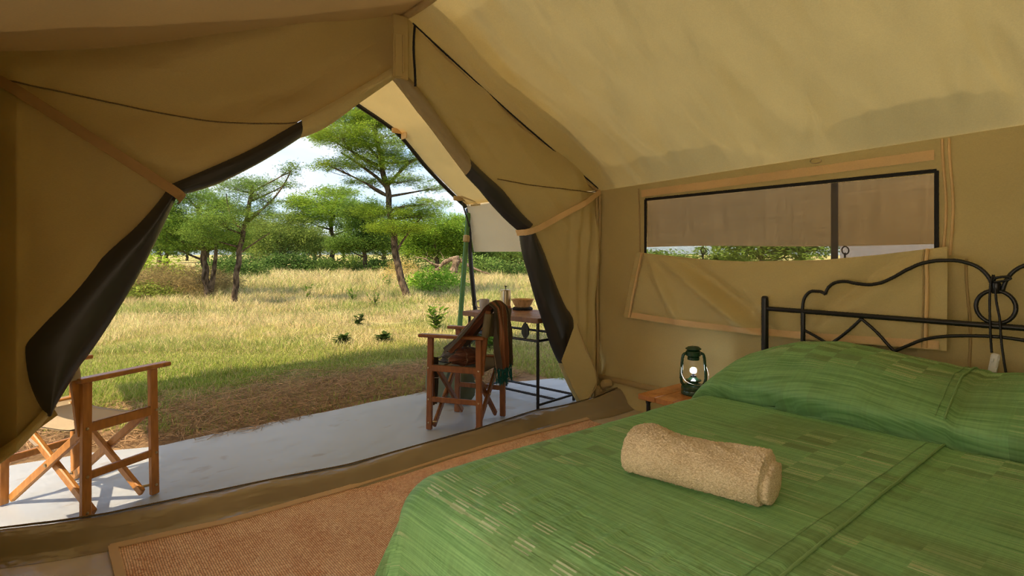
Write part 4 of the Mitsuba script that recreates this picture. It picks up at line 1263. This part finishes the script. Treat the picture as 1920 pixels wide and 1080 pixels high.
# ------------------------------------------------------------------ trees and bushes
LAT = RGT


def leaves(centers, outd, n, spread_r, l, w, rng, cols, flat=0.5):
    """n leaflets round every tuft centre, as rhombs"""
    T = len(centers)
    c = np.repeat(centers, n, 0); k = len(c)
    off = rng.normal(0, 1, (k, 3)) * [1, 1, flat] * np.asarray(spread_r)
    d = rng.normal(0, 1, (k, 3)) * [1, 1, 0.45] + 0.6 * np.repeat(outd, n, 0)
    d /= np.linalg.norm(d, axis=1, keepdims=True)
    up = rng.normal(0, 0.55, (k, 3)) + [0, 0, 1.0]
    s = np.cross(d, up); s /= np.linalg.norm(s, axis=1, keepdims=True) + 1e-9
    L = (l * rng.uniform(0.6, 1.3, k))[:, None]; W = (w * rng.uniform(0.7, 1.3, k))[:, None]
    p = c + off
    v = np.stack([p, p + d * L * 0.5 + s * W * 0.5, p + d * L, p + d * L * 0.5 - s * W * 0.5], 1).reshape(-1, 3)
    i = np.arange(k)[:, None] * 4
    f = np.vstack([i + [0, 1, 2], i + [0, 2, 3]])
    cl = np.repeat(cols, n, 0) * rng.uniform(0.75, 1.25, (k, 1))
    return v, f, np.repeat(cl, 4, 0)


def gz(x, y):
    return float(ground_z(np.array([float(x)]), np.array([float(y)]))[0])


def tree(label, cat, base, trunk, pads, r0, ntuft, nleaf, l, w, tint=(0.105, 0.175, 0.030), seed=1, group=None, key='acacia_tree', twigs=6, depth=0.8, extra=(), tuft_r=0.13):
    rng = np.random.default_rng(seed)
    t = thing(key, label, cat, group)
    B = np.array([base[0], base[1], gz(*base)])
    P3 = lambda dx, h, dy=0.0: B + LAT * dx + FWD * dy + np.array([0, 0, h - 0.0])
    tr = smoothpath([P3(dx, h) for dx, h in trunk], 40)
    tr = tr + 0.02 * r0 / 0.1 * np.stack([np.sin(np.arange(40) * 0.9), np.cos(np.arange(40) * 0.7), np.zeros(40)], -1)
    rad = r0 * np.interp(np.linspace(0, 1, 40), [0, 0.06, 0.5, 1], [1.35, 1.0, 0.8, 0.55])
    add(t + '__trunk', tube(tr, rad, 9), 'm_bark', True)
    for pts, rr in extra:
        q = smoothpath([P3(*p) for p in pts], 20)
        add(t + '__branch', tube(q, np.linspace(rr, rr * 0.45, 20), 7), 'm_bark', True)
    C, O, cols, br, tw = [], [], [], [], []
    area = np.array([p[2] * p[3] for p in pads]); share = area / area.sum()
    for pi_, (dx, h, a, b) in enumerate(pads):
        dy = rng.uniform(-1, 1) * depth * a
        c = P3(dx, h, dy)
        # branch from the trunk to the pad
        kk = int(np.clip(np.argmin(np.abs(tr[:, 2] - (B[2] + h - 0.35 * abs(dx) - 0.4 * b))), 8, 39))
        s0 = tr[kk]
        mid = (s0 * 0.5 + c * 0.5) + rng.normal(0, 0.08, 3) * a + np.array([0, 0, -0.10 * b])
        q = smoothpath([s0, mid, c - [0, 0, 0.15 * b]], 12)
        br.append(tube(q, np.linspace(r0 * 0.38, r0 * 0.10, 12), 5))
        n = max(8, int(ntuft * share[pi_]))
        th = rng.uniform(0, 2 * PI, n); rr = np.sqrt(rng.uniform(0.02, 1, n)) * rng.uniform(0.75, 1.12, n)
        zz = rng.normal(0.05, 0.5, n)
        zz = np.clip(zz, -1, 1) * np.sqrt(np.clip(1.15 - rr ** 2, 0.05, 1))
        off = LAT * (np.cos(th) * rr * a)[:, None] + FWD * (np.sin(th) * rr * a)[:, None] + np.array([0, 0, 1.0]) * (zz * b)[:, None]
        hole = meshkit.noise((c + off) * (1.6 / max(0.35, a)) + seed, seed)
        keep = hole > 0.30
        off, th = off[keep], th[keep]; n = len(off)
        C.append(c + off)
        O.append(np.cos(th)[:, None] * LAT + np.sin(th)[:, None] * FWD + np.array([0, 0, 0.15]))
        v = rng.uniform(0.55, 1.35, (n, 1))
        yel = rng.uniform(0, 1, (n, 1)) ** 2
        cols.append(np.array([2.3, 2.1, 1.6]) * np.array(tint) * v * (1 + yel * np.array([0.45, 0.22, 0.05])))
        for _ in range(twigs):
            if n == 0: break
            j = rng.integers(n); e = c + off[j] * 1.05
            tw.append(tube(smoothpath([q[7 + rng.integers(5)], (c + e) / 2 + rng.normal(0, 0.05, 3) * a, e], 6), np.linspace(r0 * 0.09, r0 * 0.03, 6), 3, caps=False))
    if group == 'far tree line':
        tag(add(t + '__branches', br, 'm_bark', True), kind='stuff')
    else:
        for q in br:
            add(t + '__branch', q, 'm_bark', True)
    if tw:
        tag(add(t + '__twigs', tw, 'm_bark', True), kind='stuff')
    v, f, cl = leaves(np.vstack(C), np.vstack(O), nleaf, tuft_r, l, w, rng, np.vstack(cols))
    tag(add(t + '__foliage', (v, f), 'm_leaf', False, color=np.clip(cl, 0, 1)), 'small feathery green leaves', kind='stuff')
    return t


tree('tall flat-layered acacia with a slanting trunk, nearest the awning pole', 'tree', (3.98, 10.58),
     [(0.05, -0.2), (0.0, 0.05), (-0.15, 0.59), (-0.29, 1.18), (-0.37, 1.91), (-0.49, 2.65), (-0.56, 3.16), (-0.70, 3.8), (-0.85, 4.6), (-0.9, 5.2)],
     [(-1.57, 4.34, 1.03, 0.26), (-1.8, 4.93, 0.81, 0.24), (-2.24, 4.56, 0.52, 0.15), (-0.91, 3.68, 1.1, 0.22), (-2.02, 3.65, 0.66, 0.13), (0.04, 3.27, 0.74, 0.13), (-0.54, 4.38, 1.03, 0.30), (0.12, 3.94, 0.66, 0.22),
      (-0.99, 4.93, 0.66, 0.28), (-0.47, 2.45, 1.2, 0.24), (0.34, 2.30, 0.74, 0.20), (-0.18, 1.98, 0.88, 0.24), (0.71, 3.06, 0.44, 0.09), (-0.91, 4.05, 0.88, 0.25), (-1.5, 5.37, 0.74, 0.22), (-0.62, 5.08, 0.88, 0.25), (0.6, 2.62, 0.6, 0.14), (-1.2, 3.25, 0.6, 0.12)],
     0.105, 3400, 34, 0.072, 0.0155, (0.105, 0.175, 0.028), 3, twigs=9, tuft_r=0.085,
     extra=[([(-0.56, 3.1), (-0.25, 3.45), (0.12, 3.80), (0.75, 4.0)], 0.055), ([(-0.56, 3.1), (-0.80, 3.35), (-1.06, 3.55), (-1.8, 4.05)], 0.05), ([(-0.70, 3.8), (-1.3, 4.5), (-1.75, 5.0)], 0.035), ([(-0.3, 1.3), (0.1, 1.9), (0.45, 2.3)], 0.035)])
tree('slender sparse acacia with a bare branch reaching up to the right', 'tree', (-0.17, 11.53),
     [(0.0, -0.2), (0.0, 0.05), (0.03, 0.54), (0.09, 1.06), (0.16, 1.57), (0.26, 1.96), (0.36, 2.41), (0.42, 2.9)],
     [(0.39, 2.93, 0.58, 0.24), (-0.19, 1.96, 0.71, 0.46), (0.58, 2.22, 0.45, 0.20), (1.36, 3.28, 0.22, 0.23), (0.84, 2.54, 0.52, 0.10), (0.0, 2.87, 0.45, 0.28), (0.13, 2.41, 0.65, 0.28), (-0.52, 1.7, 0.52, 0.36), (1.16, 2.93, 0.32, 0.10), (0.6, 2.7, 0.3, 0.2)],
     0.075, 1100, 28, 0.066, 0.0145, (0.085, 0.150, 0.040), 5, twigs=9, tuft_r=0.08,
     extra=[([(0.26, 1.96), (0.65, 2.3), (1.0, 2.65), (1.36, 3.25)], 0.03), ([(0.12, 1.25), (0.4, 1.45), (0.85, 1.75)], 0.022), ([(0.2, 1.8), (-0.1, 2.2), (-0.2, 2.7)], 0.025)])
tree('bushy twin-trunked acacia standing on the brushy mound', 'tree', (-0.23, 14.04),
     [(0.05, -0.3), (0.0, 0.0), (-0.09, 0.59), (-0.13, 1.03), (-0.21, 1.62), (-0.29, 2.06), (-0.3, 2.5)],
     [(-0.25, 2.43, 0.96, 0.60), (-0.84, 1.91, 0.66, 0.60), (0.12, 1.77, 0.81, 0.46), (-0.62, 2.87, 0.66, 0.33), (-1.13, 2.35, 0.59, 0.46), (0.26, 1.42, 0.59, 0.24), (-0.77, 1.42, 0.52, 0.20), (-0.4, 2.1, 0.9, 0.4), (0.2, 2.6, 0.5, 0.3)],
     0.10, 2600, 30, 0.068, 0.0160, (0.080, 0.145, 0.030), 7, twigs=7, tuft_r=0.09,
     extra=[([(0.05, 0.2), (0.12, 0.7), (0.18, 1.2), (0.2, 1.8)], 0.075)])
FAR = [
    ('broad umbrella-crowned acacia with a clear grey trunk in the middle distance', (11.09, 33.74), [(0, -0.2), (0.07, 1.43), (0.18, 2.22), (-0.07, 3.04), (0.1, 4.0)],
     [(-0.79, 4.48, 1.86, 0.85), (1.0, 4.48, 1.61, 0.8), (-2.04, 4.66, 0.9, 0.5), (-0.07, 5.44, 1.61, 0.5), (-1.33, 3.58, 1.61, 0.45), (1.36, 3.22, 1.43, 0.6), (0.65, 3.94, 2.15, 0.66)], 0.19, 1500, 12, 0.20, 0.085, (0.105, 0.18, 0.030), 0.20),
    ('dense dark green tree behind the slanting trunk', (11.1, 28.55), [(0, -0.2), (-0.03, 1.09), (-0.1, 2.05), (0, 3)],
     [(0.16, 2.69, 1.44, 1.28), (-0.64, 1.93, 1.28, 0.71), (0.96, 1.99, 1.12, 0.8), (-0.16, 3.82, 1.12, 0.9), (-1.44, 1.77, 0.96, 0.51)], 0.14, 1500, 12, 0.18, 0.08, (0.060, 0.115, 0.028), 0.20),
    ('loose grey green shrubby tree left of the umbrella-crowned acacia', (7.85, 33.81), [(0, -0.2), (-0.03, 1.08), (-0.1, 2.1), (0, 3)],
     [(-0.1, 2.44, 1.7, 1.29), (-0.95, 1.59, 1.19, 0.95), (1.09, 1.93, 1.36, 1.02), (0.41, 3.46, 1.19, 0.68), (1.77, 2.44, 0.95, 0.95), (-1.29, 3.12, 0.85, 0.68)], 0.12, 1300, 12, 0.19, 0.07, (0.100, 0.155, 0.050), 0.22),
    ('small far tree glimpsed left of the clear grey trunk', (18.68, 55.98), [(0, -0.2), (0, 1.5), (0, 2)], [(-0.11, 1.99, 1.81, 1.0), (-1.7, 1.65, 1.42, 0.79), (0.8, 2.6, 1.2, 0.7)], 0.15, 420, 12, 0.3, 0.13, (0.085, 0.135, 0.05), 0.3),
    ('wide low bright green tree behind the awning poles', (12.36, 22.34), [(0, -0.2), (-0.11, 1.11), (-0.2, 1.96), (-0.1, 2.5)],
     [(0.08, 2.52, 1.7, 0.74), (1.08, 1.96, 1.27, 0.71), (-0.91, 2.1, 1.27, 0.71), (0.65, 3.03, 0.99, 0.34), (-0.06, 1.39, 1.7, 0.42), (-1.19, 1.39, 0.85, 0.4)], 0.13, 1600, 12, 0.17, 0.075, (0.095, 0.175, 0.030), 0.19),
    ('low round tree with a short trunk under the hanging valance', (16.29, 21.69), [(0, -0.2), (-0.06, 0.5), (0, 0.95)], [(-0.15, 0.99, 1.21, 0.42), (0.6, 1.14, 0.75, 0.42), (-1.21, 0.9, 1.06, 0.42), (-0.45, 1.4, 1.36, 0.42)], 0.17, 900, 12, 0.17, 0.07, (0.070, 0.120, 0.034), 0.18),
    ('dark small tree at the edge of the left door flap', (0.55, 26.86), [(0, -0.2), (0, 0.88), (0.05, 1.62)], [(0.07, 2.11, 0.98, 0.74), (-0.29, 1.62, 0.86, 0.61), (0.44, 1.5, 0.74, 0.49), (-0.9, 2.3, 0.9, 0.7)], 0.12, 800, 12, 0.15, 0.065, (0.065, 0.12, 0.032), 0.17),
    ('pale green tree seen between the slender acacia and the shrubby tree', (9.37, 45.51), [(0, -0.2), (0.04, 1.47), (-0.04, 2.33)], [(-0.13, 2.77, 1.52, 1.3), (-1.0, 1.9, 1.3, 0.95), (0.95, 1.67, 1.08, 0.78)], 0.15, 600, 12, 0.25, 0.10, (0.095, 0.15, 0.05), 0.25),
    ('dark green tree far behind the tall layered acacia', (18.41, 40.67), [(0, -0.2), (-0.05, 1.25), (0, 2)], [(0.0, 2.16, 2.04, 1.27), (1.36, 1.9, 1.81, 1.0), (-1.36, 1.78, 1.81, 0.82), (0.5, 3.3, 1.4, 0.7)], 0.15, 900, 12, 0.23, 0.10, (0.070, 0.13, 0.035), 0.24),
    ('thicket-like tree far right of the leaning green pole', (20.7, 31.02), [(0, -0.2), (-0.04, 1.05), (0, 2)], [(-0.2, 1.84, 1.98, 0.95), (1.19, 1.45, 1.39, 0.63), (-1.6, 1.5, 1.2, 0.7), (2.6, 1.3, 1.3, 0.6)], 0.15, 1000, 12, 0.2, 0.09, (0.085, 0.14, 0.032), 0.22),
]
for i, (lb, bs, tr_, pd, r0, nt, nl, l, w, ti, tf) in enumerate(FAR):
    tree(lb, 'tree', bs, tr_, pd, r0, int(nt * 1.25), int(nl * 1.8), l * 0.90, w * 0.52, ti, 20 + i, twigs=4, tuft_r=tf)
# a row of far trees closing the view, and those seen through the side window
rngF = np.random.default_rng(91)


def far_tree(label, x, y, hgt, wid, seed, group, tint):
    rng = np.random.default_rng(seed)
    pads = [(rng.uniform(-0.5, 0.5) * wid, hgt * rng.uniform(0.5, 0.85), wid * rng.uniform(0.4, 0.65), hgt * rng.uniform(0.13, 0.24)) for _ in range(7)]
    dist = math.hypot(x - CAM[0], y - CAM[1])
    lw = max(0.07, dist / 1060 * 1.7)
    n = int(np.clip(14.0 * wid * hgt / (lw * 2.2 * lw) / 12, 150, 900))
    tree(label, 'tree', (x, y), [(0, -0.2), (0.05, hgt * 0.3), (0, hgt * 0.7)], pads, 0.05 * hgt, n, 12, lw * 2.2, lw, tint, seed, group, twigs=2, tuft_r=lw * 2.0)


for i in range(15):
    d = rngF.uniform(62, 105); u_ = -0.66 + 0.74 * (i + rngF.uniform(0, 0.8)) / 15
    P = CAM + FWD * d + LAT * (u_ * d)
    far_tree('small acacia in the far tree line across the savanna', P[0], P[1], rngF.uniform(4.0, 6.0), rngF.uniform(4, 6.5), 300 + i, 'far tree line', (0.075, 0.125, 0.045))
for i, (x_, y_, h, w_) in enumerate([(18.56, 12.07, 1.45, 1.6), (18.3, 9.69, 1.55, 1.6), (15.8, 6.56, 2.6, 2.6), (17.93, 6.11, 2.8, 3.0)]):
    far_tree(('low round tree seen at the left end of the mesh window', 'thin pale tree seen through the mesh window beside the hook', 'dense green tree seen through the middle of the mesh window', 'dense green tree seen through the mesh window beside the pale screen')[i], x_, y_, h, w_, 400 + i, None, (0.075, 0.13, 0.03))


def bush(label, base, a, h, n, l, w, tint, seed, key='bush', nl=10, tr=0.10, cat='bush', flat=0.6):
    rng = np.random.default_rng(seed)
    t = thing(key, label, cat)
    B = np.array([base[0], base[1], gz(*base)])
    th = rng.uniform(0, 2 * PI, n); rr = np.sqrt(rng.uniform(0, 1, n)); zz = rng.uniform(0.05, 1, n) * np.sqrt(np.clip(1.08 - rr ** 2, 0.08, 1))
    c = B + LAT * (np.cos(th) * rr * a)[:, None] + FWD * (np.sin(th) * rr * a * 0.8)[:, None] + np.array([0, 0, 1.0]) * (zz * h)[:, None]
    c = c[meshkit.noise(c * 3.0 / max(a, 0.3), seed) > 0.25]
    o = (c - B) / (np.linalg.norm(c - B, axis=1, keepdims=True) + 1e-6)
    v, f, cl = leaves(c, o, nl, tr, l, w, rng, np.array([2.4, 2.2, 1.8]) * np.array(tint) * rng.uniform(0.65, 1.3, (len(c), 1)), flat)
    st = [tube(smoothpath([B + [0, 0, -0.03], (B + c[k]) / 2 + [0, 0, 0.1 * h], c[k]], 6), np.linspace(0.012, 0.004, 6) * max(1, h), 4) for k in rng.integers(0, len(c), 14)]
    tag(add(t + '__stems', st, 'm_bark', True), kind='stuff')
    tag(add(t + '__foliage', (v, f), 'm_leaf', False, color=np.clip(cl, 0, 1)), kind='stuff')
    return t


bush('leafy bright green bush in the dry grass left of the green pole', (6.34, 12.95), 1.1, 0.75, 420, 0.11, 0.055, (0.120, 0.215, 0.030), 41)
bush('light green bush below the umbrella-crowned acacia', (11.9, 31.5), 1.7, 1.1, 420, 0.19, 0.09, (0.125, 0.185, 0.055), 42, tr=0.18)
bush('dark green bush below the shrubby tree', (7.58, 31.8), 1.9, 1.25, 460, 0.19, 0.09, (0.050, 0.095, 0.030), 43, tr=0.18)
bush('pale green bush right of the dark bush', (9.6, 31.9), 1.2, 0.95, 320, 0.18, 0.085, (0.10, 0.16, 0.065), 44, tr=0.18)
bush('yellow green bush behind the brushy mound at the left', (-0.9, 22.0), 1.6, 1.25, 420, 0.15, 0.075, (0.17, 0.24, 0.035), 45, tr=0.14)
bush('pale straw coloured shrub beside the slanting trunk', (7.6, 17.5), 0.75, 1.05, 280, 0.12, 0.02, (0.28, 0.24, 0.10), 46, tr=0.12)
bush('grey green shrub behind the fallen tree', (12.0, 18.5), 1.2, 1.2, 320, 0.13, 0.06, (0.085, 0.14, 0.04), 47, tr=0.13)
for lb_, bx_, by_, a_2, h_2, sd_ in (('dark green shrub under the pale green tree', 7.6, 40.0, 2.6, 1.5, 71), ('dark green shrub left of the dense dark tree', 9.2, 30.5, 1.5, 1.0, 72), ('green shrub at the foot of the dense dark tree', 11.9, 27.6, 1.5, 0.9, 73),
                                     ('dark shrub thicket behind the tall layered acacia', 14.6, 27.5, 2.2, 1.3, 74), ('low green shrub right of the fallen tree', 13.6, 18.6, 1.7, 0.95, 75), ('low dark shrub under the hanging valance', 18.5, 22.0, 2.2, 1.0, 76), ('grey green shrub between the twin-trunked and the slender acacia', 2.6, 24.0, 1.5, 1.1, 77)):
    bush(lb_, (bx_, by_), a_2, h_2, 420, 0.16, 0.07, (0.060, 0.105, 0.030), sd_, tr=0.17)
bush('brown dry brush heap on the mound under the twin-trunked acacia', (-0.85, 15.9), 1.9, 0.62, 900, 0.16, 0.016, (0.15, 0.125, 0.065), 48, key='brush_heap', cat='brush', tr=0.12, nl=14)
bush('green tangle of weeds on the left side of the brushy mound', (-1.75, 14.8), 1.0, 0.45, 300, 0.09, 0.04, (0.13, 0.17, 0.04), 49, key='weeds', cat='weeds', tr=0.10)


def sapling(label, base, h, nst, nlf, l, w, seed, tint=(0.14, 0.25, 0.03)):
    rng = np.random.default_rng(seed)
    t = thing('leafy_plant', label, 'plant')
    B = np.array([base[0], base[1], gz(*base)])
    st, V, F, Cc, o = [], [], [], [], 0
    for k in range(nst):
        an = rng.uniform(0, 2 * PI); ln = rng.uniform(0.1, 0.55) * h
        top = B + [math.cos(an) * ln, math.sin(an) * ln, h * rng.uniform(0.7, 1.0)]
        p = smoothpath([B + [0, 0, -0.02], (B + top) / 2 + [0, 0, 0.08 * h], top], 10)
        st.append(tube(p, np.linspace(0.006, 0.0025, 10), 5))
        for j in range(nlf):
            q = p[2 + int(7 * (j + 0.5) / nlf)]
            a2 = j * 2.4 + an + rng.uniform(-0.4, 0.4); d = np.array([math.cos(a2), math.sin(a2), rng.uniform(0.1, 0.8)]); d /= np.linalg.norm(d)
            s = np.cross(d, [0, 0, 1.0]); s /= np.linalg.norm(s); up = np.cross(s, d)
            L = l * rng.uniform(0.7, 1.2); W = w * rng.uniform(0.8, 1.2)
            pts = [q, q + d * L * 0.3 + s * W * 0.42 + up * 0.05 * L, q + d * L * 0.65 + s * W * 0.45, q + d * L - up * 0.10 * L, q + d * L * 0.65 - s * W * 0.45, q + d * L * 0.3 - s * W * 0.42 + up * 0.05 * L]
            V += pts; F += [[o, o + 1, o + 5], [o + 1, o + 2, o + 5], [o + 2, o + 4, o + 5], [o + 2, o + 3, o + 4]]; o += 6
            Cc += [np.array(tint) * rng.uniform(0.75, 1.3)] * 6
    add(t + '__stem', st, 'm_bark', True)
    tag(add(t + '__leaves', (np.array(V), np.array(F)), 'm_leaf', False, color=np.clip(np.array(Cc), 0, 1)), kind='stuff')


for lb, bs, h, ns, nl, l, w in (
        ('young leafy plant standing alone in the dry grass right of the slender acacia', (1.42, 10.93), 0.50, 4, 9, 0.11, 0.05),
        ('young leafy plant in the dry grass just left of the slanting trunk', (2.28, 10.23), 0.38, 5, 8, 0.10, 0.05),
        ('young yellow green plant in front of the slanting trunk', (2.25, 8.97), 0.36, 6, 8, 0.09, 0.045),
        ('small dark leafy weed in the middle of the dry grass', (0.43, 5.82), 0.20, 6, 7, 0.09, 0.05),
        ('broad leafy plant just left of the green pole', (1.03, 4.25), 0.42, 8, 8, 0.13, 0.065),
        ('low dark weed at the left end of the mown grass edge', (-0.60, 4.07), 0.14, 8, 7, 0.13, 0.06),
        ('low dark weed in the mown grass in front of the broad leafy plant', (-0.03, 3.95), 0.10, 8, 7, 0.12, 0.06),
        ('bright green tuft of leaves on the grass behind the camp table', (0.75, 2.50), 0.20, 7, 6, 0.14, 0.05),
        ('bright leafy plant in the dry grass behind the slanting trunk', (5.4, 14.4), 0.55, 6, 9, 0.13, 0.065)):
    sapling(lb, bs, h * 1.15, ns, nl, l * 1.15, w * 1.1, int(h * 1000) + ns, (0.075, 0.12, 0.03) if 'dark' in lb else (0.14, 0.25, 0.03))

# fallen dead tree
ft = thing('fallen_tree', 'broken grey dead tree with a bent trunk left of the green pole', 'fallen tree')
FB = np.array([9.73, 16.85, gz(9.73, 16.85)])
fp = lambda dx, h, dy=0: FB + LAT * dx + FWD * dy + np.array([0, 0, h])
add(ft + '__stump', tube(smoothpath([fp(0, -0.1), fp(-0.05, 0.4), fp(0.05, 0.78), fp(0.1, 0.98)], 16), np.linspace(0.20, 0.15, 16) + 0.02 * np.sin(np.arange(16)), 9), 'm_dead', True)
for pts, r in (([(0.2, 1.02), (-0.05, 1.0), (-0.40, 0.86), (-0.70, 0.55), (-0.9, 0.25), (-1.15, 0.05)], 0.12), ([(-0.55, 0.72), (-0.95, 0.80), (-1.25, 1.0), (-1.65, 1.06)], 0.05), ([(-0.7, 0.55), (-1.1, 0.5), (-1.3, 0.38)], 0.045),
               ([(0.2, 1.0), (0.55, 0.75), (1.0, 0.52), (1.5, 0.35)], 0.08), ([(-0.4, 0.86), (-0.5, 1.1), (-0.62, 1.32)], 0.02), ([(-1.25, 1.0), (-1.15, 1.15), (-1.2, 1.3)], 0.015), ([(-0.95, 0.8), (-0.85, 1.05), (-0.7, 1.2)], 0.015), ([(-0.6, 0.6), (-0.45, 0.35), (-0.4, 0.05)], 0.03)):
    add(ft + '__branch', tube(smoothpath([fp(*p) for p in pts], 18), np.linspace(r, r * 0.35, 18) + r * 0.1 * np.sin(np.arange(18) * 1.3), 7), 'm_dead', True)

# ------------------------------------------------------------------ grasses
def blades(x, y, z, h, w, lean, rng, col):
    n = len(x)
    a = rng.uniform(0, 2 * PI, n)
    base = np.stack([x, y, z], -1)
    ld = rng.uniform(0, 2 * PI, n)
    L = np.stack([np.cos(ld), np.sin(ld), np.zeros(n)], -1) * (lean * h)[:, None]
    s = np.stack([np.cos(a), np.sin(a), np.zeros(n)], -1) * (w / 2)[:, None]
    up = np.array([0, 0, 1.0]) * h[:, None]
    v = np.stack([base - s, base + s, base + 0.55 * up + 0.35 * L + 0.7 * s, base + 0.55 * up + 0.35 * L - 0.7 * s, base + up * np.sqrt(np.clip(1 - 0.35 * lean ** 2, 0.2, 1))[:, None] + L], 1).reshape(-1, 3)
    i = np.arange(n)[:, None] * 5
    f = np.vstack([i + [0, 1, 2], i + [0, 2, 3], i + [3, 2, 4]])
    return v, f, np.repeat(np.clip(col, 0, 1), 5, 0)


def wedge(n, d0, d1, rng, pw=1.0, u0=-0.92, u1=0.14):
    k = rng.uniform(0, 1, n)
    d = (d0 ** (1 - pw) + k * (d1 ** (1 - pw) - d0 ** (1 - pw))) ** (1 / (1 - pw)) if pw != 1 else d0 * (d1 / d0) ** k
    P = CAM[:2] + FWD[:2] * d[:, None] + LAT[:2] * (rng.uniform(u0, u1, n) * d)[:, None]
    return P[:, 0], P[:, 1], d


rng = np.random.default_rng(5)
x, y, d = wedge(210000, 7.0, 48, rng, 0.8)
cl = meshkit.fbm(np.stack([x * 0.55, y * 0.55, x * 0], -1), 3, 4)
k = (meshkit.noise(np.stack([x * 2.2, y * 2.2, x * 0], -1), 9) * 0.6 + cl * 0.6 + np.clip((d - 7.2) * 0.10, 0, 0.35) > 0.62) & (np.hypot(x + 3.7, y + 3.3) > 6.9)
x, y, d, cl = x[k], y[k], d[k], cl[k]
n = len(x)
clump = meshkit.noise(np.stack([x * 1.6, y * 1.6, x * 0], -1), 31)
h = (0.085 + 0.06 * np.clip((d - 7) / 4, 0, 1) + 0.22 * np.clip((d - 13) / 8, 0, 1)) * rng.uniform(0.4, 1.2, n) * (0.35 + 1.3 * clump)
gr = (rng.uniform(0, 1, n) < 0.20 + 0.55 * np.clip((meshkit.fbm(np.stack([x * 0.45, y * 0.45, x * 0 + 4], -1), 3, 8) - 0.47) * 9, 0, 1) * np.clip((24 - d) / 10, 0.2, 1))[:, None]
col = np.where(gr, np.array([0.34, 0.40, 0.11]), np.array([0.76, 0.63, 0.33])) * rng.uniform(0.5, 1.3, (n, 1)) * (0.70 + 0.5 * clump[:, None])
v, f, c = blades(x, y, ground_z(x, y), h, 0.0075 * np.clip(d / 9, 1, 4), rng.uniform(0.2, 1.1, n), rng, col)
tag(add('dry_grass', (v, f), 'm_blade', False, color=c), 'long dry yellow savanna grass beyond the mown strip', 'grass', kind='stuff')

x, y, d = wedge(170000, 3.9, 10.5, rng, 1.0, -0.95, 0.16)
cl = meshkit.fbm(np.stack([x * 1.1, y * 1.1, x * 0], -1), 3, 14)
mul = y + 0.9 * (meshkit.fbm(np.stack([x * 1.8, y * 1.8, x * 0 + 5], -1), 3, 2) - 0.5)
k = (y > 1.08) & (rng.uniform(0, 1, len(x)) < np.where(mul < 2.45, 0.14, 0.95)) & ((x < 0.2) | (y > 0.6)) & (d < 9.5 + 2 * (cl - 0.5))
x2, y2, d2 = wedge(26000, 4.2, 8, rng, 1.0, -0.05, 0.25)
k2 = (x2 > 0.22) & (y2 > -0.9)
x, y, d, cl = np.r_[x[k], x2[k2]], np.r_[y[k], y2[k2]], np.r_[d[k], d2[k2]], np.r_[cl[k], np.full(k2.sum(), 0.5)]
n = len(x)
h = rng.uniform(0.02, 0.062, n) * (1 + 0.8 * (cl > 0.56))
yl = np.clip((d - 5.5) / 4, 0, 1)[:, None]
col = (np.array([0.30, 0.385, 0.075]) * (1 - yl) + np.array([0.54, 0.52, 0.18]) * yl) * rng.uniform(0.6, 1.35, (n, 1))
col = np.where(rng.uniform(0, 1, (n, 1)) < 0.16, np.array([0.62, 0.50, 0.26]), col)
v, f, c = blades(x, y, ground_z(x, y), h, 0.0055 * rng.uniform(0.7, 1.5, n), rng.uniform(0.2, 1.0, n), rng, col)
tag(add('short_grass', (v, f), 'm_blade', False, color=c), 'short green mown grass between the groundsheet and the dry field', 'grass', kind='stuff')

n = 15000
x = rng.uniform(-4.4, 0.2, n); y = 1.03 + 1.75 * rng.beta(1.4, 2.0, n) + 0.15 * np.sin(x * 3)
a = rng.uniform(0, PI, n); L = rng.uniform(0.05, 0.20, n); w = rng.uniform(0.002, 0.0045, n)
p = np.stack([x, y, 0.004 + 0.026 * rng.uniform(0, 1, n)], -1)
dd = np.stack([np.cos(a), np.sin(a), rng.normal(0, 0.12, n)], -1) * (L / 2)[:, None]
ss = np.stack([-np.sin(a), np.cos(a), rng.normal(0, 0.3, n)], -1) * (w / 2)[:, None]
v = np.stack([p - dd - ss, p - dd + ss, p + dd + ss, p + dd - ss], 1).reshape(-1, 3)
i = np.arange(n)[:, None] * 4
col = np.array([0.46, 0.32, 0.19]) * rng.uniform(0.35, 1.5, (n, 1))
tag(add('cut_straw', (v, np.vstack([i + [0, 1, 2], i + [0, 2, 3]])), 'm_blade', False, color=np.repeat(np.clip(col, 0, 1), 4, 0)), 'brown cut straw strewn along the edge of the groundsheet', 'straw', kind='stuff')
